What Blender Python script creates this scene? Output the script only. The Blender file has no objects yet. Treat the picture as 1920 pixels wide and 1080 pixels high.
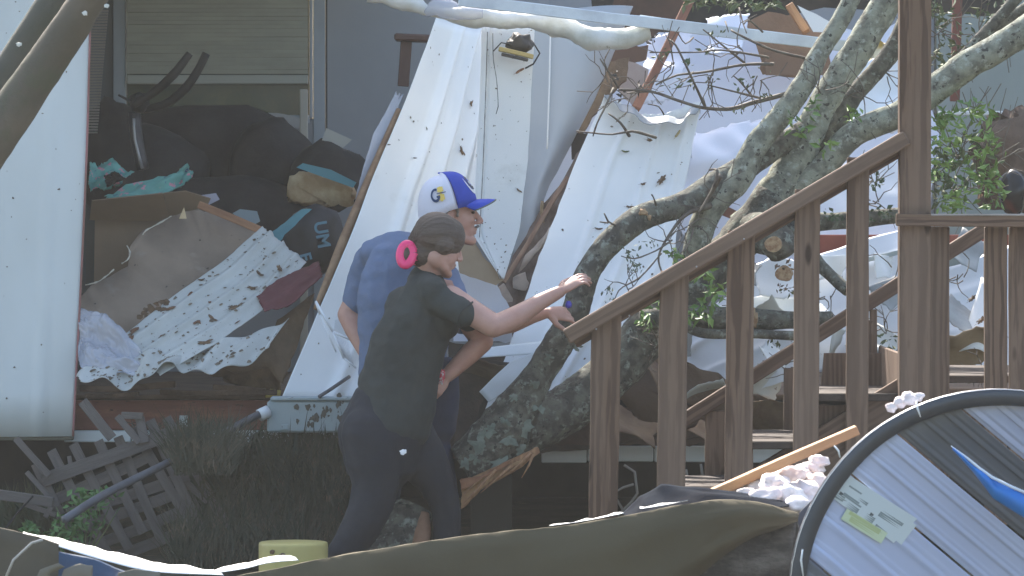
import bpy, bmesh, math, random
from mathutils import Vector, Matrix, Euler, noise
import numpy as np
random.seed(7)
sc = bpy.context.scene
R = math.radians
# ---------------------------------------------------------------- camera, sky, sun, exposure
CAM = Vector((0, -20, 1.55)); F = 8800.0; PITCH = math.atan(140/8800.0)
cd = bpy.data.cameras.new('camera'); cam = bpy.data.objects.new('camera', cd); sc.collection.objects.link(cam)
cam.location = CAM; cam.rotation_euler = (R(90)-PITCH, 0, 0)
cd.sensor_width = 36; cd.lens = F/1920*36; cd.clip_end = 600; cd.clip_start = 0.5
cd.dof.use_dof = True; cd.dof.focus_distance = 20.2; cd.dof.aperture_fstop = 9.0
sc.camera = cam
SUN_EL, SUN_AZ = R(44), R(16)          # sun behind the home, a little to the left of the view
w = bpy.data.worlds.new('World'); sc.world = w; w.use_nodes = True
nt = w.node_tree; sk = nt.nodes.new('ShaderNodeTexSky'); sk.sky_type = 'NISHITA'; sk.sun_disc = False
sk.sun_elevation = SUN_EL; sk.sun_rotation = -SUN_AZ; sk.air_density = 1.2; sk.dust_density = 3.5; sk.ozone_density = 1.5
bgn = nt.nodes['Background']; nt.links.new(sk.outputs[0], bgn.inputs[0]); bgn.inputs[1].default_value = 0.15
sl = bpy.data.lights.new('sun', 'SUN'); sl.energy = 4.5; sl.angle = R(0.5); sl.color = (1, .94, .86)
so = bpy.data.objects.new('sun', sl); sc.collection.objects.link(so)
sd = Vector((-math.sin(SUN_AZ)*math.cos(SUN_EL), math.cos(SUN_AZ)*math.cos(SUN_EL), math.sin(SUN_EL)))
so.rotation_euler = sd.to_track_quat('Z', 'Y').to_euler(); so.location = sd*30
sc.view_settings.view_transform = 'Standard'; sc.view_settings.look = 'None'
sc.view_settings.exposure = 1.55; sc.view_settings.gamma = 1; sc.view_settings.use_curve_mapping = False
sc.cycles.max_bounces = 7; sc.cycles.diffuse_bounces = 4; sc.cycles.transparent_max_bounces = 12
sc.cycles.use_denoising = True

# ---------------------------------------------------------------- helpers
UP = Vector((0, math.sin(PITCH), math.cos(PITCH))); FW = Vector((0, math.cos(PITCH), -math.sin(PITCH)))
def P(px, py, Y):
    d = FW + UP*((540-py)/F) + Vector(((px-960)/F, 0, 0))
    return CAM + d*((Y-CAM.y)/d.y)
def S(Y): return (Y-CAM.y)/F          # metres per photo pixel at depth Y
def wld(p): return p.copy() if isinstance(p, Vector) else P(*p)

def tag(o, label=None, cat=None, group=None, kind=None):
    if label: o['label'] = label
    if cat: o['category'] = cat
    if group: o['group'] = group
    if kind: o['kind'] = kind
    return o
def empty(name, loc, label=None, cat=None, group=None):
    o = bpy.data.objects.new(name, None); sc.collection.objects.link(o); o.location = loc
    o.empty_display_size = .1
    return tag(o, label, cat, group)
def worigin(o):
    v = Vector((0, 0, 0))
    while o: v += o.location; o = o.parent
    return v
def link(name, me, mt, parent=None, origin=None, smooth=False):
    o = bpy.data.objects.new(name, me); sc.collection.objects.link(o)
    if mt: me.materials.append(mt)
    if smooth:
        me.polygons.foreach_set('use_smooth', [True]*len(me.polygons))
    if parent: o.parent = parent
    if origin is not None: o.location = origin-(worigin(parent) if parent else Vector((0, 0, 0)))
    return o
def mk(name, vs, fs, mt, parent=None, smooth=False):
    vs = [Vector(v) for v in vs]
    c = sum(vs, Vector())/len(vs)
    zmin = min(v.z for v in vs)
    if parent is None: c.z = zmin
    me = bpy.data.meshes.new(name); me.from_pydata([v-c for v in vs], [], fs); me.update()
    return link(name, me, mt, parent, c, smooth)
def solid(o, t, off=0, bev=0):
    m = o.modifiers.new('solid', 'SOLIDIFY'); m.thickness = t; m.offset = off
    if bev:
        b = o.modifiers.new('bevel', 'BEVEL'); b.width = bev; b.segments = 1; b.limit_method = 'ANGLE'
    return o
def lerp(a, b, t): return a+(b-a)*t
def pline(pts, t):
    n = len(pts)-1
    if n == 0: return pts[0].copy()
    f = min(max(t, 0), 1)*n; i = min(int(f), n-1)
    return pts[i].lerp(pts[i+1], f-i)
def loft(name, L, Rr, mt, prof=None, nu=40, nv=24, thick=.0015, parent=None, rag=0, dent=0, seed=0, smooth=True, ev=False, warp=None):
    """sheet between two edge polylines; prof(u, v) lifts it along its normal (m)"""
    L = [wld(p) for p in L]; Rr = [wld(p) for p in Rr]
    g = []
    def base(u, v): return pline(L, v).lerp(pline(Rr, v), u)
    def pt(u, v):
        p = base(u, v)
        e = .01
        du = base(min(u+e, 1), v)-base(max(u-e, 0), v); dv = base(u, min(v+e, 1))-base(u, max(v-e, 0))
        n = du.cross(dv); n = n.normalized() if n.length > 1e-9 else Vector((0, -1, 0))
        if n.y > 0: n = -n
        h = prof(u, v) if prof else 0
        if dent: h += dent*noise.noise(p*2.2+Vector((seed*3.1, 0, 0)))+dent*.4*noise.noise(p*7+Vector((seed, 5, 0)))
        return p+n*h+(warp(u, v) if warp else Vector()), n
    for j in range(nv+1):
        for i in range(nu+1):
            u, v = i/nu, j/nv
            uu, vv = u, v
            if rag:
                if i == 0: uu = rag*abs(noise.noise(Vector((v*14, seed, 1))))
                if i == nu: uu = 1-rag*abs(noise.noise(Vector((v*14, seed, 2))))
                if j == 0: vv = rag*abs(noise.noise(Vector((u*12, seed, 3))))
                if j == nv: vv = 1-rag*abs(noise.noise(Vector((u*12, seed, 4))))
            g.append(pt(uu, vv)[0])
    fs = [(j*(nu+1)+i, j*(nu+1)+i+1, (j+1)*(nu+1)+i+1, (j+1)*(nu+1)+i) for j in range(nv) for i in range(nu)]
    o = mk(name, g, fs, mt, parent, smooth)
    if thick: solid(o, thick)
    return (o, pt) if ev else o
def jag(pts, amp, seg, seed=0):
    out = []
    n = len(pts)
    for i in range(n):
        a, b = Vector(pts[i]), Vector(pts[(i+1) % n]); d = b-a; L = d.length
        k = max(1, int(L/seg)); nrm = Vector((-d.y, d.x))/max(L, 1e-6)
        for q in range(k):
            t = q/k
            p = a+d*t
            if q: p += nrm*amp*noise.noise(Vector((p.x*.07, p.y*.07, seed*7.3)))*1.6+nrm*amp*.5*(random.random()-.5)
            out.append(p)
    return out
def poly(name, pts, Yd, mt, thick=.012, parent=None, jagged=0, seg=14, seed=0, sub=0, bump=0, bev=0):
    """flat torn board: outline in photo pixels, Yd = depth, or (Y0, dY/dpx, dY/dpy) about the outline's centre"""
    cx = sum(p[0] for p in pts)/len(pts); cy = sum(p[1] for p in pts)/len(pts)
    if not isinstance(Yd, tuple): Yd = (Yd, 0, 0)
    if jagged: pts = jag(pts, jagged, seg, seed)
    V = [P(p[0], p[1], Yd[0]+Yd[1]*(p[0]-cx)+Yd[2]*(p[1]-cy)) for p in pts]
    c = sum(V, Vector())/len(V)
    if parent is None: c.z = min(v.z for v in V)
    bm = bmesh.new(); f = bm.faces.new([bm.verts.new(v-c) for v in V])
    bmesh.ops.triangulate(bm, faces=bm.faces[:])
    if sub:
        bmesh.ops.subdivide_edges(bm, edges=bm.edges[:], cuts=sub, use_grid_fill=True)
        for v in bm.verts: v.co.y += bump*noise.noise((v.co+c)*6+Vector((seed, 0, 0)))
    bmesh.ops.recalc_face_normals(bm, faces=bm.faces)
    me = bpy.data.meshes.new(name); bm.to_mesh(me); bm.free()
    o = link(name, me, mt, parent, c, bool(sub))
    return solid(o, thick, 0, bev)
def bar(name, a, b, wd, dp, mt, parent=None, roll=0, bev=.003, ref=Vector((0, -1, 0)), wob=0):
    """straight timber from a to b: wd across the view, dp along the view"""
    a, b = wld(a), wld(b); d = b-a; L = d.length; z = d/L
    y = (ref-z*ref.dot(z)).normalized(); x = y.cross(z)
    if roll:
        m = Matrix.Rotation(roll, 3, z); x = m@x; y = m@y
    rot = Matrix((x, y, z)).transposed()
    bm = bmesh.new(); bmesh.ops.create_cube(bm, size=1)
    for v in bm.verts: v.co = Vector((v.co.x*wd, v.co.y*dp, v.co.z*L))
    if wob:
        bmesh.ops.subdivide_edges(bm, edges=[e for e in bm.edges if abs(e.verts[0].co.z-e.verts[1].co.z) > L*.5], cuts=7)
        for v in bm.verts: v.co += Vector((noise.noise(v.co*3+a)*wob, noise.noise(v.co*3+b)*wob, 0))
    if bev: bmesh.ops.bevel(bm, geom=bm.edges[:], offset=bev, segments=1, affect='EDGES')
    me = bpy.data.meshes.new(name); bm.to_mesh(me); bm.free()
    c = (a+b)/2
    o = link(name, me, mt, parent, c); o.rotation_euler = rot.to_euler()
    return o
def ring_tube(pts, rad, seg=12, bumpf=None, cap=True, flat=1.0, side=None):
    """vertices and faces of a tapering tube along world points; flat<1 squeezes it across side"""
    n = len(pts); vs = []; fs = []
    T = [(pts[min(i+1, n-1)]-pts[max(i-1, 0)]).normalized() for i in range(n)]
    s = Vector(side) if side is not None else (Vector((0, 0, 1)) if abs(T[0].z) < .9 else Vector((1, 0, 0)))
    x = (s-T[0]*s.dot(T[0])).normalized()
    for i in range(n):
        x = (x-T[i]*x.dot(T[i])).normalized(); y = T[i].cross(x)
        r = rad[i]; ra, rb = r if isinstance(r, tuple) else (r, r*flat)
        for k in range(seg):
            a = 2*math.pi*k/seg; d = x*math.cos(a)*ra+y*math.sin(a)*rb
            p = pts[i]+d
            if bumpf: p = p+d.normalized()*bumpf(p, ra)
            vs.append(p)
    for i in range(n-1):
        for k in range(seg):
            k2 = (k+1) % seg; fs.append((i*seg+k, i*seg+k2, (i+1)*seg+k2, (i+1)*seg+k))
    if cap: fs.append(tuple(range(seg-1, -1, -1))); fs.append(tuple((n-1)*seg+k for k in range(seg)))
    return vs, fs
def resamp(pts, rad, step):
    """Catmull-Rom resampling"""
    out, ro = [], []
    n = len(pts)
    for i in range(n-1):
        p0, p1, p2, p3 = pts[max(i-1, 0)], pts[i], pts[i+1], pts[min(i+2, n-1)]
        k = max(1, int((p2-p1).length/step))
        for q in range(k):
            t = q/k
            out.append(.5*((2*p1)+(p2-p0)*t+(2*p0-5*p1+4*p2-p3)*t*t+(3*p1-p0-3*p2+p3)*t**3))
            ro.append(rad[i]+(rad[i+1]-rad[i])*t)
    out.append(pts[-1]); ro.append(rad[-1])
    return out, ro
def tube(name, pts, rpx, mt, parent=None, seg=12, step=.05, bumpf=None, smooth=True, flat=1.0):
    """pts (px,py,Y); radii in photo pixels at each point"""
    W = [wld(p) for p in pts]
    if not isinstance(rpx, (list, tuple)): rpx = [rpx]*len(W)
    rr = [r*S(w_.y) for r, w_ in zip(rpx, W)]
    W, rr = resamp(W, rr, step)
    vs, fs = ring_tube(W, rr, seg, bumpf, flat=flat)
    return mk(name, vs, fs, mt, parent, smooth)

# ---------------------------------------------------------------- materials
MC = {}
def mat(name, col, rough=.7, col2=None, sc2=4.0, mix=(.4, .6), speck=None, spsc=30, spth=.68, bump=0, bsc=40, metal=0, stretch=(1, 1, 1),
        trans=0, alpha=1, spec=.4, emit=0, coat=0, col3=None, sc3=1.3, mix3=(.5, .7), sub=0, det=5):
    if name in MC: return MC[name]
    m = bpy.data.materials.new(name); m.use_nodes = True; MC[name] = m
    N = m.node_tree.nodes; Lk = m.node_tree.links; b = N['Principled BSDF']
    b.inputs['Roughness'].default_value = rough; b.inputs['Metallic'].default_value = metal
    b.inputs['Specular IOR Level'].default_value = spec
    b.inputs['Transmission Weight'].default_value = trans; b.inputs['Alpha'].default_value = alpha
    b.inputs['Coat Weight'].default_value = coat
    if sub: b.inputs['Subsurface Weight'].default_value = sub; b.inputs['Subsurface Scale'].default_value = .01
    tc = N.new('ShaderNodeTexCoord'); mp = N.new('ShaderNodeMapping'); mp.inputs['Scale'].default_value = stretch
    oi = N.new('ShaderNodeObjectInfo'); ad = N.new('ShaderNodeVectorMath'); ad.operation = 'ADD'
    sc_ = N.new('ShaderNodeVectorMath'); sc_.operation = 'SCALE'
    cb = N.new('ShaderNodeCombineXYZ')
    for i in range(3): Lk.new(oi.outputs['Random'], cb.inputs[i])
    Lk.new(cb.outputs[0], sc_.inputs[0]); sc_.inputs['Scale'].default_value = 37
    Lk.new(tc.outputs['Object'], mp.inputs[0]); Lk.new(mp.outputs[0], ad.inputs[0]); Lk.new(sc_.outputs[0], ad.inputs[1])
    V = ad.outputs[0]
    def nz(scale, detail=det, ro=.6):
        n = N.new('ShaderNodeTexNoise'); n.inputs['Scale'].default_value = scale; n.inputs['Detail'].default_value = detail
        n.inputs['Roughness'].default_value = ro; Lk.new(V, n.inputs['Vector']); return n.outputs[0]
    def ramp(src, a, bb):
        r = N.new('ShaderNodeMapRange'); r.inputs[1].default_value = a; r.inputs[2].default_value = bb; Lk.new(src, r.inputs[0]); return r.outputs[0]
    def mixc(fac, a, bb):
        x = N.new('ShaderNodeMix'); x.data_type = 'RGBA'; Lk.new(fac, x.inputs[0])
        for s, v in ((6, a), (7, bb)):
            if isinstance(v, tuple): x.inputs[s].default_value = (*v, 1)
            else: Lk.new(v, x.inputs[s])
        return x.outputs[2]
    c = col
    if col2: c = mixc(ramp(nz(sc2), *mix), c, col2)
    if col3: c = mixc(ramp(nz(sc3, 8, .65), *mix3), c, col3)
    if speck: c = mixc(ramp(nz(spsc, 3), spth, spth+.03), c, speck)
    if isinstance(c, tuple): b.inputs['Base Color'].default_value = (*c, 1)
    else: Lk.new(c, b.inputs['Base Color'])
    if bump:
        bp = N.new('ShaderNodeBump'); bp.inputs['Strength'].default_value = bump; bp.inputs['Distance'].default_value = .01
        Lk.new(nz(bsc, 8, .7), bp.inputs['Height']); Lk.new(bp.outputs[0], b.inputs['Normal'])
    return m
WHITE = mat('white_painted_aluminium', (.82, .83, .82), .42, (.72, .74, .74), 1.5, (.35, .7), (.22, .2, .16), 60, .77, .12, 14, det=8, col3=(.5, .5, .46), sc3=3.2, mix3=(.66, .95))
WHITE2 = mat('chalky_white_siding', (.68, .72, .72), .55, (.55, .58, .56), 1.2, (.35, .75), (.15, .13, .1), 45, .79, .1, 9, stretch=(1, 1, .35), col3=(.38, .38, .32), sc3=2.0, mix3=(.66, .9))
DRYW = mat('blue_white_board', (.72, .74, .8), .7, (.64, .67, .76), 1.1, (.3, .7), bump=.06, bsc=9)
GREYP = mat('grey_blue_panelling', (.36, .41, .47), .6, (.31, .36, .42), 1.4, (.3, .7), bump=.05, bsc=8)
BOARD = mat('brown_hardboard', (.33, .25, .185), .85, (.22, .17, .13), 3, (.35, .7), (.1, .08, .06), 24, .7, .25, 30, col3=(.4, .35, .29), sc3=5, mix3=(.55, .8))
CARD = mat('cardboard', (.27, .19, .12), .85, (.21, .15, .1), 4, (.3, .7), bump=.1, bsc=60)
def wood(name, c1, c2, c3, scale=16, dist=5, bump=.35, knots=True):
    """boards with cathedral grain along their own length"""
    m = bpy.data.materials.new(name); m.use_nodes = True; MC[name] = m
    N = m.node_tree.nodes; Lk = m.node_tree.links; b = N['Principled BSDF']; b.inputs['Roughness'].default_value = .82; b.inputs['Specular IOR Level'].default_value = .3
    tc = N.new('ShaderNodeTexCoord'); mp = N.new('ShaderNodeMapping'); mp.inputs['Scale'].default_value = (1, 1, .09)
    oi = N.new('ShaderNodeObjectInfo'); cb = N.new('ShaderNodeCombineXYZ'); mu = N.new('ShaderNodeMath'); mu.operation = 'MULTIPLY_ADD'; mu.inputs[1].default_value = .16; mu.inputs[2].default_value = -.08
    Lk.new(oi.outputs['Random'], mu.inputs[0]); Lk.new(mu.outputs[0], cb.inputs[0]); m7 = N.new('ShaderNodeMath'); m7.operation = 'MULTIPLY'; m7.inputs[1].default_value = 31; Lk.new(oi.outputs['Random'], m7.inputs[0]); Lk.new(m7.outputs[0], cb.inputs[2]); cb.inputs[1].default_value = .05
    ad = N.new('ShaderNodeVectorMath'); Lk.new(tc.outputs['Object'], mp.inputs[0]); Lk.new(mp.outputs[0], ad.inputs[0]); Lk.new(cb.outputs[0], ad.inputs[1])
    wv = N.new('ShaderNodeTexWave'); wv.wave_type = 'RINGS'; wv.rings_direction = 'Z'; wv.inputs['Scale'].default_value = scale; wv.inputs['Distortion'].default_value = dist; wv.inputs['Detail'].default_value = 3; wv.inputs['Detail Scale'].default_value = 2.2
    Lk.new(ad.outputs[0], wv.inputs['Vector'])
    mp2 = N.new('ShaderNodeMapping'); mp2.inputs['Scale'].default_value = (60, 60, 2.5); Lk.new(tc.outputs['Object'], mp2.inputs[0])
    n1 = N.new('ShaderNodeTexNoise'); n1.inputs['Scale'].default_value = 1; n1.inputs['Detail'].default_value = 6; Lk.new(mp2.outputs[0], n1.inputs['Vector'])
    n2 = N.new('ShaderNodeTexNoise'); n2.inputs['Scale'].default_value = 4; n2.inputs['Detail'].default_value = 5; Lk.new(ad.outputs[0], n2.inputs['Vector'])
    def rmp(src, a, c): r = N.new('ShaderNodeMapRange'); r.inputs[1].default_value = a; r.inputs[2].default_value = c; Lk.new(src, r.inputs[0]); return r.outputs[0]
    def mx(f, a, c):
        x = N.new('ShaderNodeMix'); x.data_type = 'RGBA'; Lk.new(f, x.inputs[0])
        for s_, v in ((6, a), (7, c)):
            if isinstance(v, tuple): x.inputs[s_].default_value = (*v, 1)
            else: Lk.new(v, x.inputs[s_])
        return x.outputs[2]
    c = mx(rmp(wv.outputs[1], .35, .8), c1, c2); c = mx(rmp(n1.outputs[0], .5, .75), c, c2); c = mx(rmp(n2.outputs[0], .45, .75), c, c3)
    if knots:
        mk_ = N.new('ShaderNodeMapping'); mk_.inputs['Scale'].default_value = (9, 9, 4.5); Lk.new(ad.outputs[0], mk_.inputs[0]); mk_.inputs['Scale'].default_value = (9, 9, 30)
        vo = N.new('ShaderNodeTexVoronoi'); vo.inputs['Scale'].default_value = 1; Lk.new(mk_.outputs[0], vo.inputs['Vector']); c = mx(rmp(vo.outputs[0], .16, .1), c, (c2[0]*.5, c2[1]*.5, c2[2]*.5))
    Lk.new(c, b.inputs['Base Color'])
    bp = N.new('ShaderNodeBump'); bp.inputs['Strength'].default_value = bump; bp.inputs['Distance'].default_value = .006; Lk.new(n1.outputs[0], bp.inputs['Height']); Lk.new(bp.outputs[0], b.inputs['Normal'])
    return m
OLDW = wood('weathered_brown_deck_wood', (.16, .1, .064), (.085, .05, .032), (.2, .14, .1))
RAWW = mat('raw_orange_wood', (.55, .29, .13), .7, (.38, .18, .08), 8, (.35, .65), bump=.4, bsc=30, stretch=(4, 4, .5))
SPLW = mat('pale_splintered_wood', (.5, .29, .15), .7, (.32, .16, .08), 12, (.35, .65), bump=.7, bsc=40, stretch=(6, 6, .6))
REDW = mat('red_stained_joist', (.2, .075, .05), .75, (.13, .05, .035), 3, (.35, .65), (.06, .03, .02), 20, .66, .3, 30, stretch=(.7, 3, 3), col3=(.3, .13, .07), sc3=4, mix3=(.58, .75))
BARK = mat('lichen_bark', (.15, .15, .115), .9, (.29, .3, .225), 15, (.42, .58), (.06, .057, .046), 36, .61, 1, 55, col3=(.38, .4, .33), sc3=24, mix3=(.54, .64), det=9)
BARKD = mat('dark_lichen_bark', (.066, .062, .05), .9, (.145, .142, .108), 15, (.43, .59), (.038, .036, .03), 36, .62, 1, 50, col3=(.26, .285, .235), sc3=26, mix3=(.54, .66), det=9)
TWIG = mat('twig', (.09, .07, .055), .8, (.14, .12, .09), 20)
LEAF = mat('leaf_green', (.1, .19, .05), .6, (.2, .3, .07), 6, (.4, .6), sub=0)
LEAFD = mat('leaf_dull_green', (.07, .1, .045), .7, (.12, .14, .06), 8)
DEADL = mat('dead_leaf', (.085, .06, .042), .8, (.15, .09, .05), 18)
BLACK = mat('black_fabric', (.012, .012, .013), .9, (.022, .022, .023), 5, bump=.6, bsc=9)
DARKC = mat('charcoal_cloth', (.018, .018, .019), .9, (.03, .03, .03), 5, bump=.6, bsc=10)
TAN = mat('tan_insulation', (.36, .25, .14), .95, (.3, .2, .1), 7, (.35, .65), bump=.8, bsc=30, col3=(.5, .4, .25), sc3=5)
PINKI = mat('pale_insulation', (.75, .62, .58), .95, (.8, .74, .68), 7, (.35, .65), bump=.9, bsc=25)
# ---------------------------------------------------------------- ground, and trees added behind for shade
GRASS = mat('soil_and_grass', (.05, .055, .03), .95, (.09, .075, .05), 3, (.35, .65), (.13, .1, .06), 14, .62, .8, 20, det=9)
def gz(x, y):
    z = 0
    if y < -1.6: z = -1.25*min(1, (-1.6-y)/2.2)
    return z+.05*noise.noise(Vector((x*.6, y*.6, 0)))-.03
xs = [-60, -50, -35, -20, -12]+[-8+.5*i for i in range(33)]+[12, 20, 35, 50, 60]
ys = [-60, -40, -30, -24, -20, -16, -12, -9, -7]+[-6+.4*i for i in range(36)]+[10, 13, 18, 30, 40, 50, 60]
vs = [Vector((x, y, gz(x, y))) for y in ys for x in xs]; nx = len(xs)
g = mk('ground', vs, [(j*nx+i, j*nx+i+1, (j+1)*nx+i+1, (j+1)*nx+i) for j in range(len(ys)-1) for i in range(nx-1)], GRASS, None, True)
tag(g, kind='structure')
HZ = 0.9e-3  # thin even haze added to lift the blacks
hz_bm = bmesh.new(); bmesh.ops.create_cube(hz_bm, size=1)
for v in hz_bm.verts: v.co = Vector((v.co.x*122, v.co.y*122, v.co.z*15+5))
hz_me = bpy.data.meshes.new('haze'); hz_bm.to_mesh(hz_me); hz_bm.free()
hz_m = bpy.data.materials.new('haze_air'); hz_m.use_nodes = True; hz_m.node_tree.nodes.clear()
hv = hz_m.node_tree.nodes.new('ShaderNodeVolumePrincipled'); ho = hz_m.node_tree.nodes.new('ShaderNodeOutputMaterial')
hv.inputs['Color'].default_value = (.93, .93, .9, 1); hv.inputs['Density'].default_value = HZ; hv.inputs['Anisotropy'].default_value = .25
hz_m.node_tree.links.new(hv.outputs[0], ho.inputs['Volume'])
hz = link('haze', hz_me, hz_m); tag(hz, 'thin pale haze added over the whole scene to lift the dark tones', 'haze', kind='stuff')
def leafcloud(name, centers, n, size, mt, parent=None, seed=1, droop=0, asp=.5):
    rnd = random.Random(seed); vs, fs = [], []
    for _ in range(n):
        c, r = rnd.choice(centers)
        while True:
            d = Vector((rnd.uniform(-1, 1), rnd.uniform(-1, 1), rnd.uniform(-1, 1)))
            if d.length < 1: break
        p = Vector(c)+Vector((d.x*r[0], d.y*r[1], d.z*r[2]))
        s = size*rnd.uniform(.55, 1.3)
        a = Vector((rnd.gauss(0, 1), rnd.gauss(0, 1), rnd.gauss(0, .8)-droop)).normalized()
        b = a.cross(Vector((rnd.gauss(0, 1), rnd.gauss(0, 1), rnd.gauss(0, 1)))).normalized()
        nn = a.cross(b)*s*.12
        k = len(vs)
        vs += [p, p+a*s*.45+b*s*asp*.5+nn, p+a*s, p+a*s*.45-b*s*asp*.5+nn]
        fs += [(k, k+1, k+2), (k, k+2, k+3)]
    return mk(name, vs, fs, mt, parent)
TREEG = mat('oak_leaves', (.05, .085, .028), .6, (.09, .13, .04), 2, (.35, .65))
for i, (x, y, h, r, lab) in enumerate([(-7.5, 10.5, 9.8, 3.2, 'tall tree added for shade behind the left end of the home'), (-2.6, 11.5, 10.6, 3.3, 'tallest tree added for shade behind the middle of the home'),
                                   (2.6, 10.5, 9.9, 3.1, 'tree added for shade behind the white panels, second from right'), (7.6, 11, 9.6, 3.2, 'tree added for shade behind the deck, rightmost of four')]):
    e = empty('added_shade_tree', (x, y, 0), lab, 'tree', 'trees added for shade behind the home')  # tree added above the view to keep sun off the people and panels
    pts = [Vector((x, y, -.1)), Vector((x+.1, y, h*.3)), Vector((x-.1, y+.1, h*.6)), Vector((x, y, h*.92))]
    W_, r_ = resamp(pts, [.28, .2, .14, .04], .5); vs, fs = ring_tube(W_, r_, 10); mk('trunk', vs, fs, BARKD, e, True)
    cs = []
    rnd = random.Random(i)
    for k in range(26):
        a = rnd.uniform(0, 6.3); zz = rnd.uniform(.38, .95)*h; rr = r*math.sqrt(max(0, 1-((zz/h-.6)/.45)**2))*rnd.uniform(.2, .8)
        cs.append(((x+rr*math.cos(a), y+rr*.6*math.sin(a), zz), (1.25, 1.0, .95)))
        if k < 12:
            c = Vector(cs[-1][0]); q = Vector((x, y, zz*.75)); vs, fs = ring_tube([q, q.lerp(c, .5)+Vector((0, 0, .1)), c], [.06, .04, .015], 6); mk('branch', vs, fs, BARKD, e, True)
    leafcloud('crown', cs, 8500, .4, TREEG, e, i, .2, .75)

# ---------------------------------------------------------------- the wrecked home
home = empty('mobile_home', (-2, 3.5, 0), 'wrecked white mobile home with its front wall torn open', 'house')
FY = 1.45
FLOORM = mat('torn_floor_board', (.17, .12, .085), .85, (.1, .07, .05), 5, (.35, .65), bump=.4)
def box(name, lo, hi, mt, parent=None, bev=.004):
    bm = bmesh.new(); bmesh.ops.create_cube(bm, size=1)
    lo, hi = Vector(lo), Vector(hi); d = hi-lo; c = (lo+hi)/2
    for v in bm.verts: v.co = Vector((v.co.x*d.x, v.co.y*d.y, v.co.z*d.z))
    if bev: bmesh.ops.bevel(bm, geom=bm.edges[:], offset=bev, segments=1, affect='EDGES')
    o_ = c.copy()
    if parent is None:
        for v in bm.verts: v.co.z += d.z/2
        o_.z = lo.z
    me = bpy.data.meshes.new(name); bm.to_mesh(me); bm.free()
    return link(name, me, mt, parent, o_)
jt = P(300, 742, FY).z; jb = P(300, 806, FY).z; sb = P(300, 828, FY).z
box('floor', (-3.6, FY+.05, jt-.02), (4.2, 6.2, jt+.004), FLOORM, home)
box('rim_joist', (P(120, 0, FY).x, FY, jb), (P(700, 0, FY).x, FY+.04, jt-.022), REDW, home)
for a, b in ((120, 245), (247, 505), (507, 700)):
    box('sill_trim', (P(a, 0, FY).x, FY-.02, sb+random.uniform(-.004, .004)), (P(b, 0, FY).x, FY+.03, jb-.003), WHITE2, home)
box('rim_joist', (P(900, 0, FY).x, FY, P(0, 828, FY).z), (4.2, FY+.04, P(0, 770, FY).z), REDW, home)
for a, b in ((1015, 1100), (1102, 1225), (1227, 1330), (1332, 1700)):
    box('sill_trim', (P(a, 0, FY).x, FY-.03, P(0, 865, FY).z+random.uniform(-.006, .006)), (P(b, 0, FY).x, FY+.03, P(0, 836, FY).z), WHITE2, home)
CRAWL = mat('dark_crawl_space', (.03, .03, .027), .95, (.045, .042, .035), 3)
box('dark_rear_backing', (-3.8, 6.0, -.2), (4.4, 6.1, jt-.03), CRAWL, home)  # dark wall added so the space under the floor reads as shade
for x in (-2.9, -1.6, -.2, 1.2, 2.6): box('pier', (x, 2.6, -.05), (x+.2, 2.8, jt-.06), mat('block_pier', (.12, .12, .11), .9), home)
# small tape on the joist
poly('tape', [(336, 779), (352, 779), (351, 806), (337, 806)], FY-.003, mat('pale_tape', (.5, .55, .55), .6), .001, home)
# interior walls (far wall with the window, its grey panels)
IY = 4.6
x0 = P(605, 0, IY).x
def pz(py, Y=IY): return P(0, py, Y).z
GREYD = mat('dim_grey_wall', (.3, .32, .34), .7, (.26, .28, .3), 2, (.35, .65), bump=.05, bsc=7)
FRM = mat('grey_window_frame', (.3, .34, .37), .6, (.26, .3, .33), 3)
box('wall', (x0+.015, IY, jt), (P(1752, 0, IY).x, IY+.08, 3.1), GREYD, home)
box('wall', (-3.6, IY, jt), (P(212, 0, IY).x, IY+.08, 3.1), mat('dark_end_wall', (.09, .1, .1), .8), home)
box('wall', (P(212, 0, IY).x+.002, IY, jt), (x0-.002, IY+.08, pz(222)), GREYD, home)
box('wall', (x0-.05, IY-.012, jt), (x0+.012, IY+.08, 3.1), FRM, home)
box('wall_batten', (x0+.018, IY-.006, jt), (x0+.024, IY-.001, 3.05), mat('dark_gap', (.02, .02, .02), .9), home, 0)
# rear side of the home
box('end_wall', (-3.7, FY+.3, jt), (-3.62, 6.2, 3.1), GREYD, home)
# window with blind
win = empty('window', (P(400, 100, IY)) - worigin(home)); win.parent = home
BL = mat('olive_grey_blind', (.33, .335, .27), .6, (.29, .295, .24), 4)
xa, xb = P(240, 0, IY).x, P(578, 0, IY).x
box('frame', (P(213, 0, IY).x, IY-.03, pz(222)), (P(236, 0, IY).x, IY+.03, 3.0), FRM, win)
box('frame', (P(580, 0, IY).x, IY-.03, pz(222)), (x0-.052, IY+.03, 3.0), FRM, win)
box('sill', (P(236, 0, IY).x, IY-.04, pz(232)), (P(580, 0, IY).x, IY+.05, pz(216)), FRM, win)
box('glass', (P(238, 0, IY).x, IY+.03, pz(216)), (P(579, 0, IY).x, IY+.036, 3.0), mat('dim_window_glass', (.05, .07, .05), .15, (.09, .1, .05), 3, spec=.5), win, 0)
box('bottom_rail', (xa, IY-.05, pz(158)), (xb, IY-.01, pz(141)), mat('blind_rail', (.34, .35, .3), .5), win)
zz = pz(139); k = 0; sm = None
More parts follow.
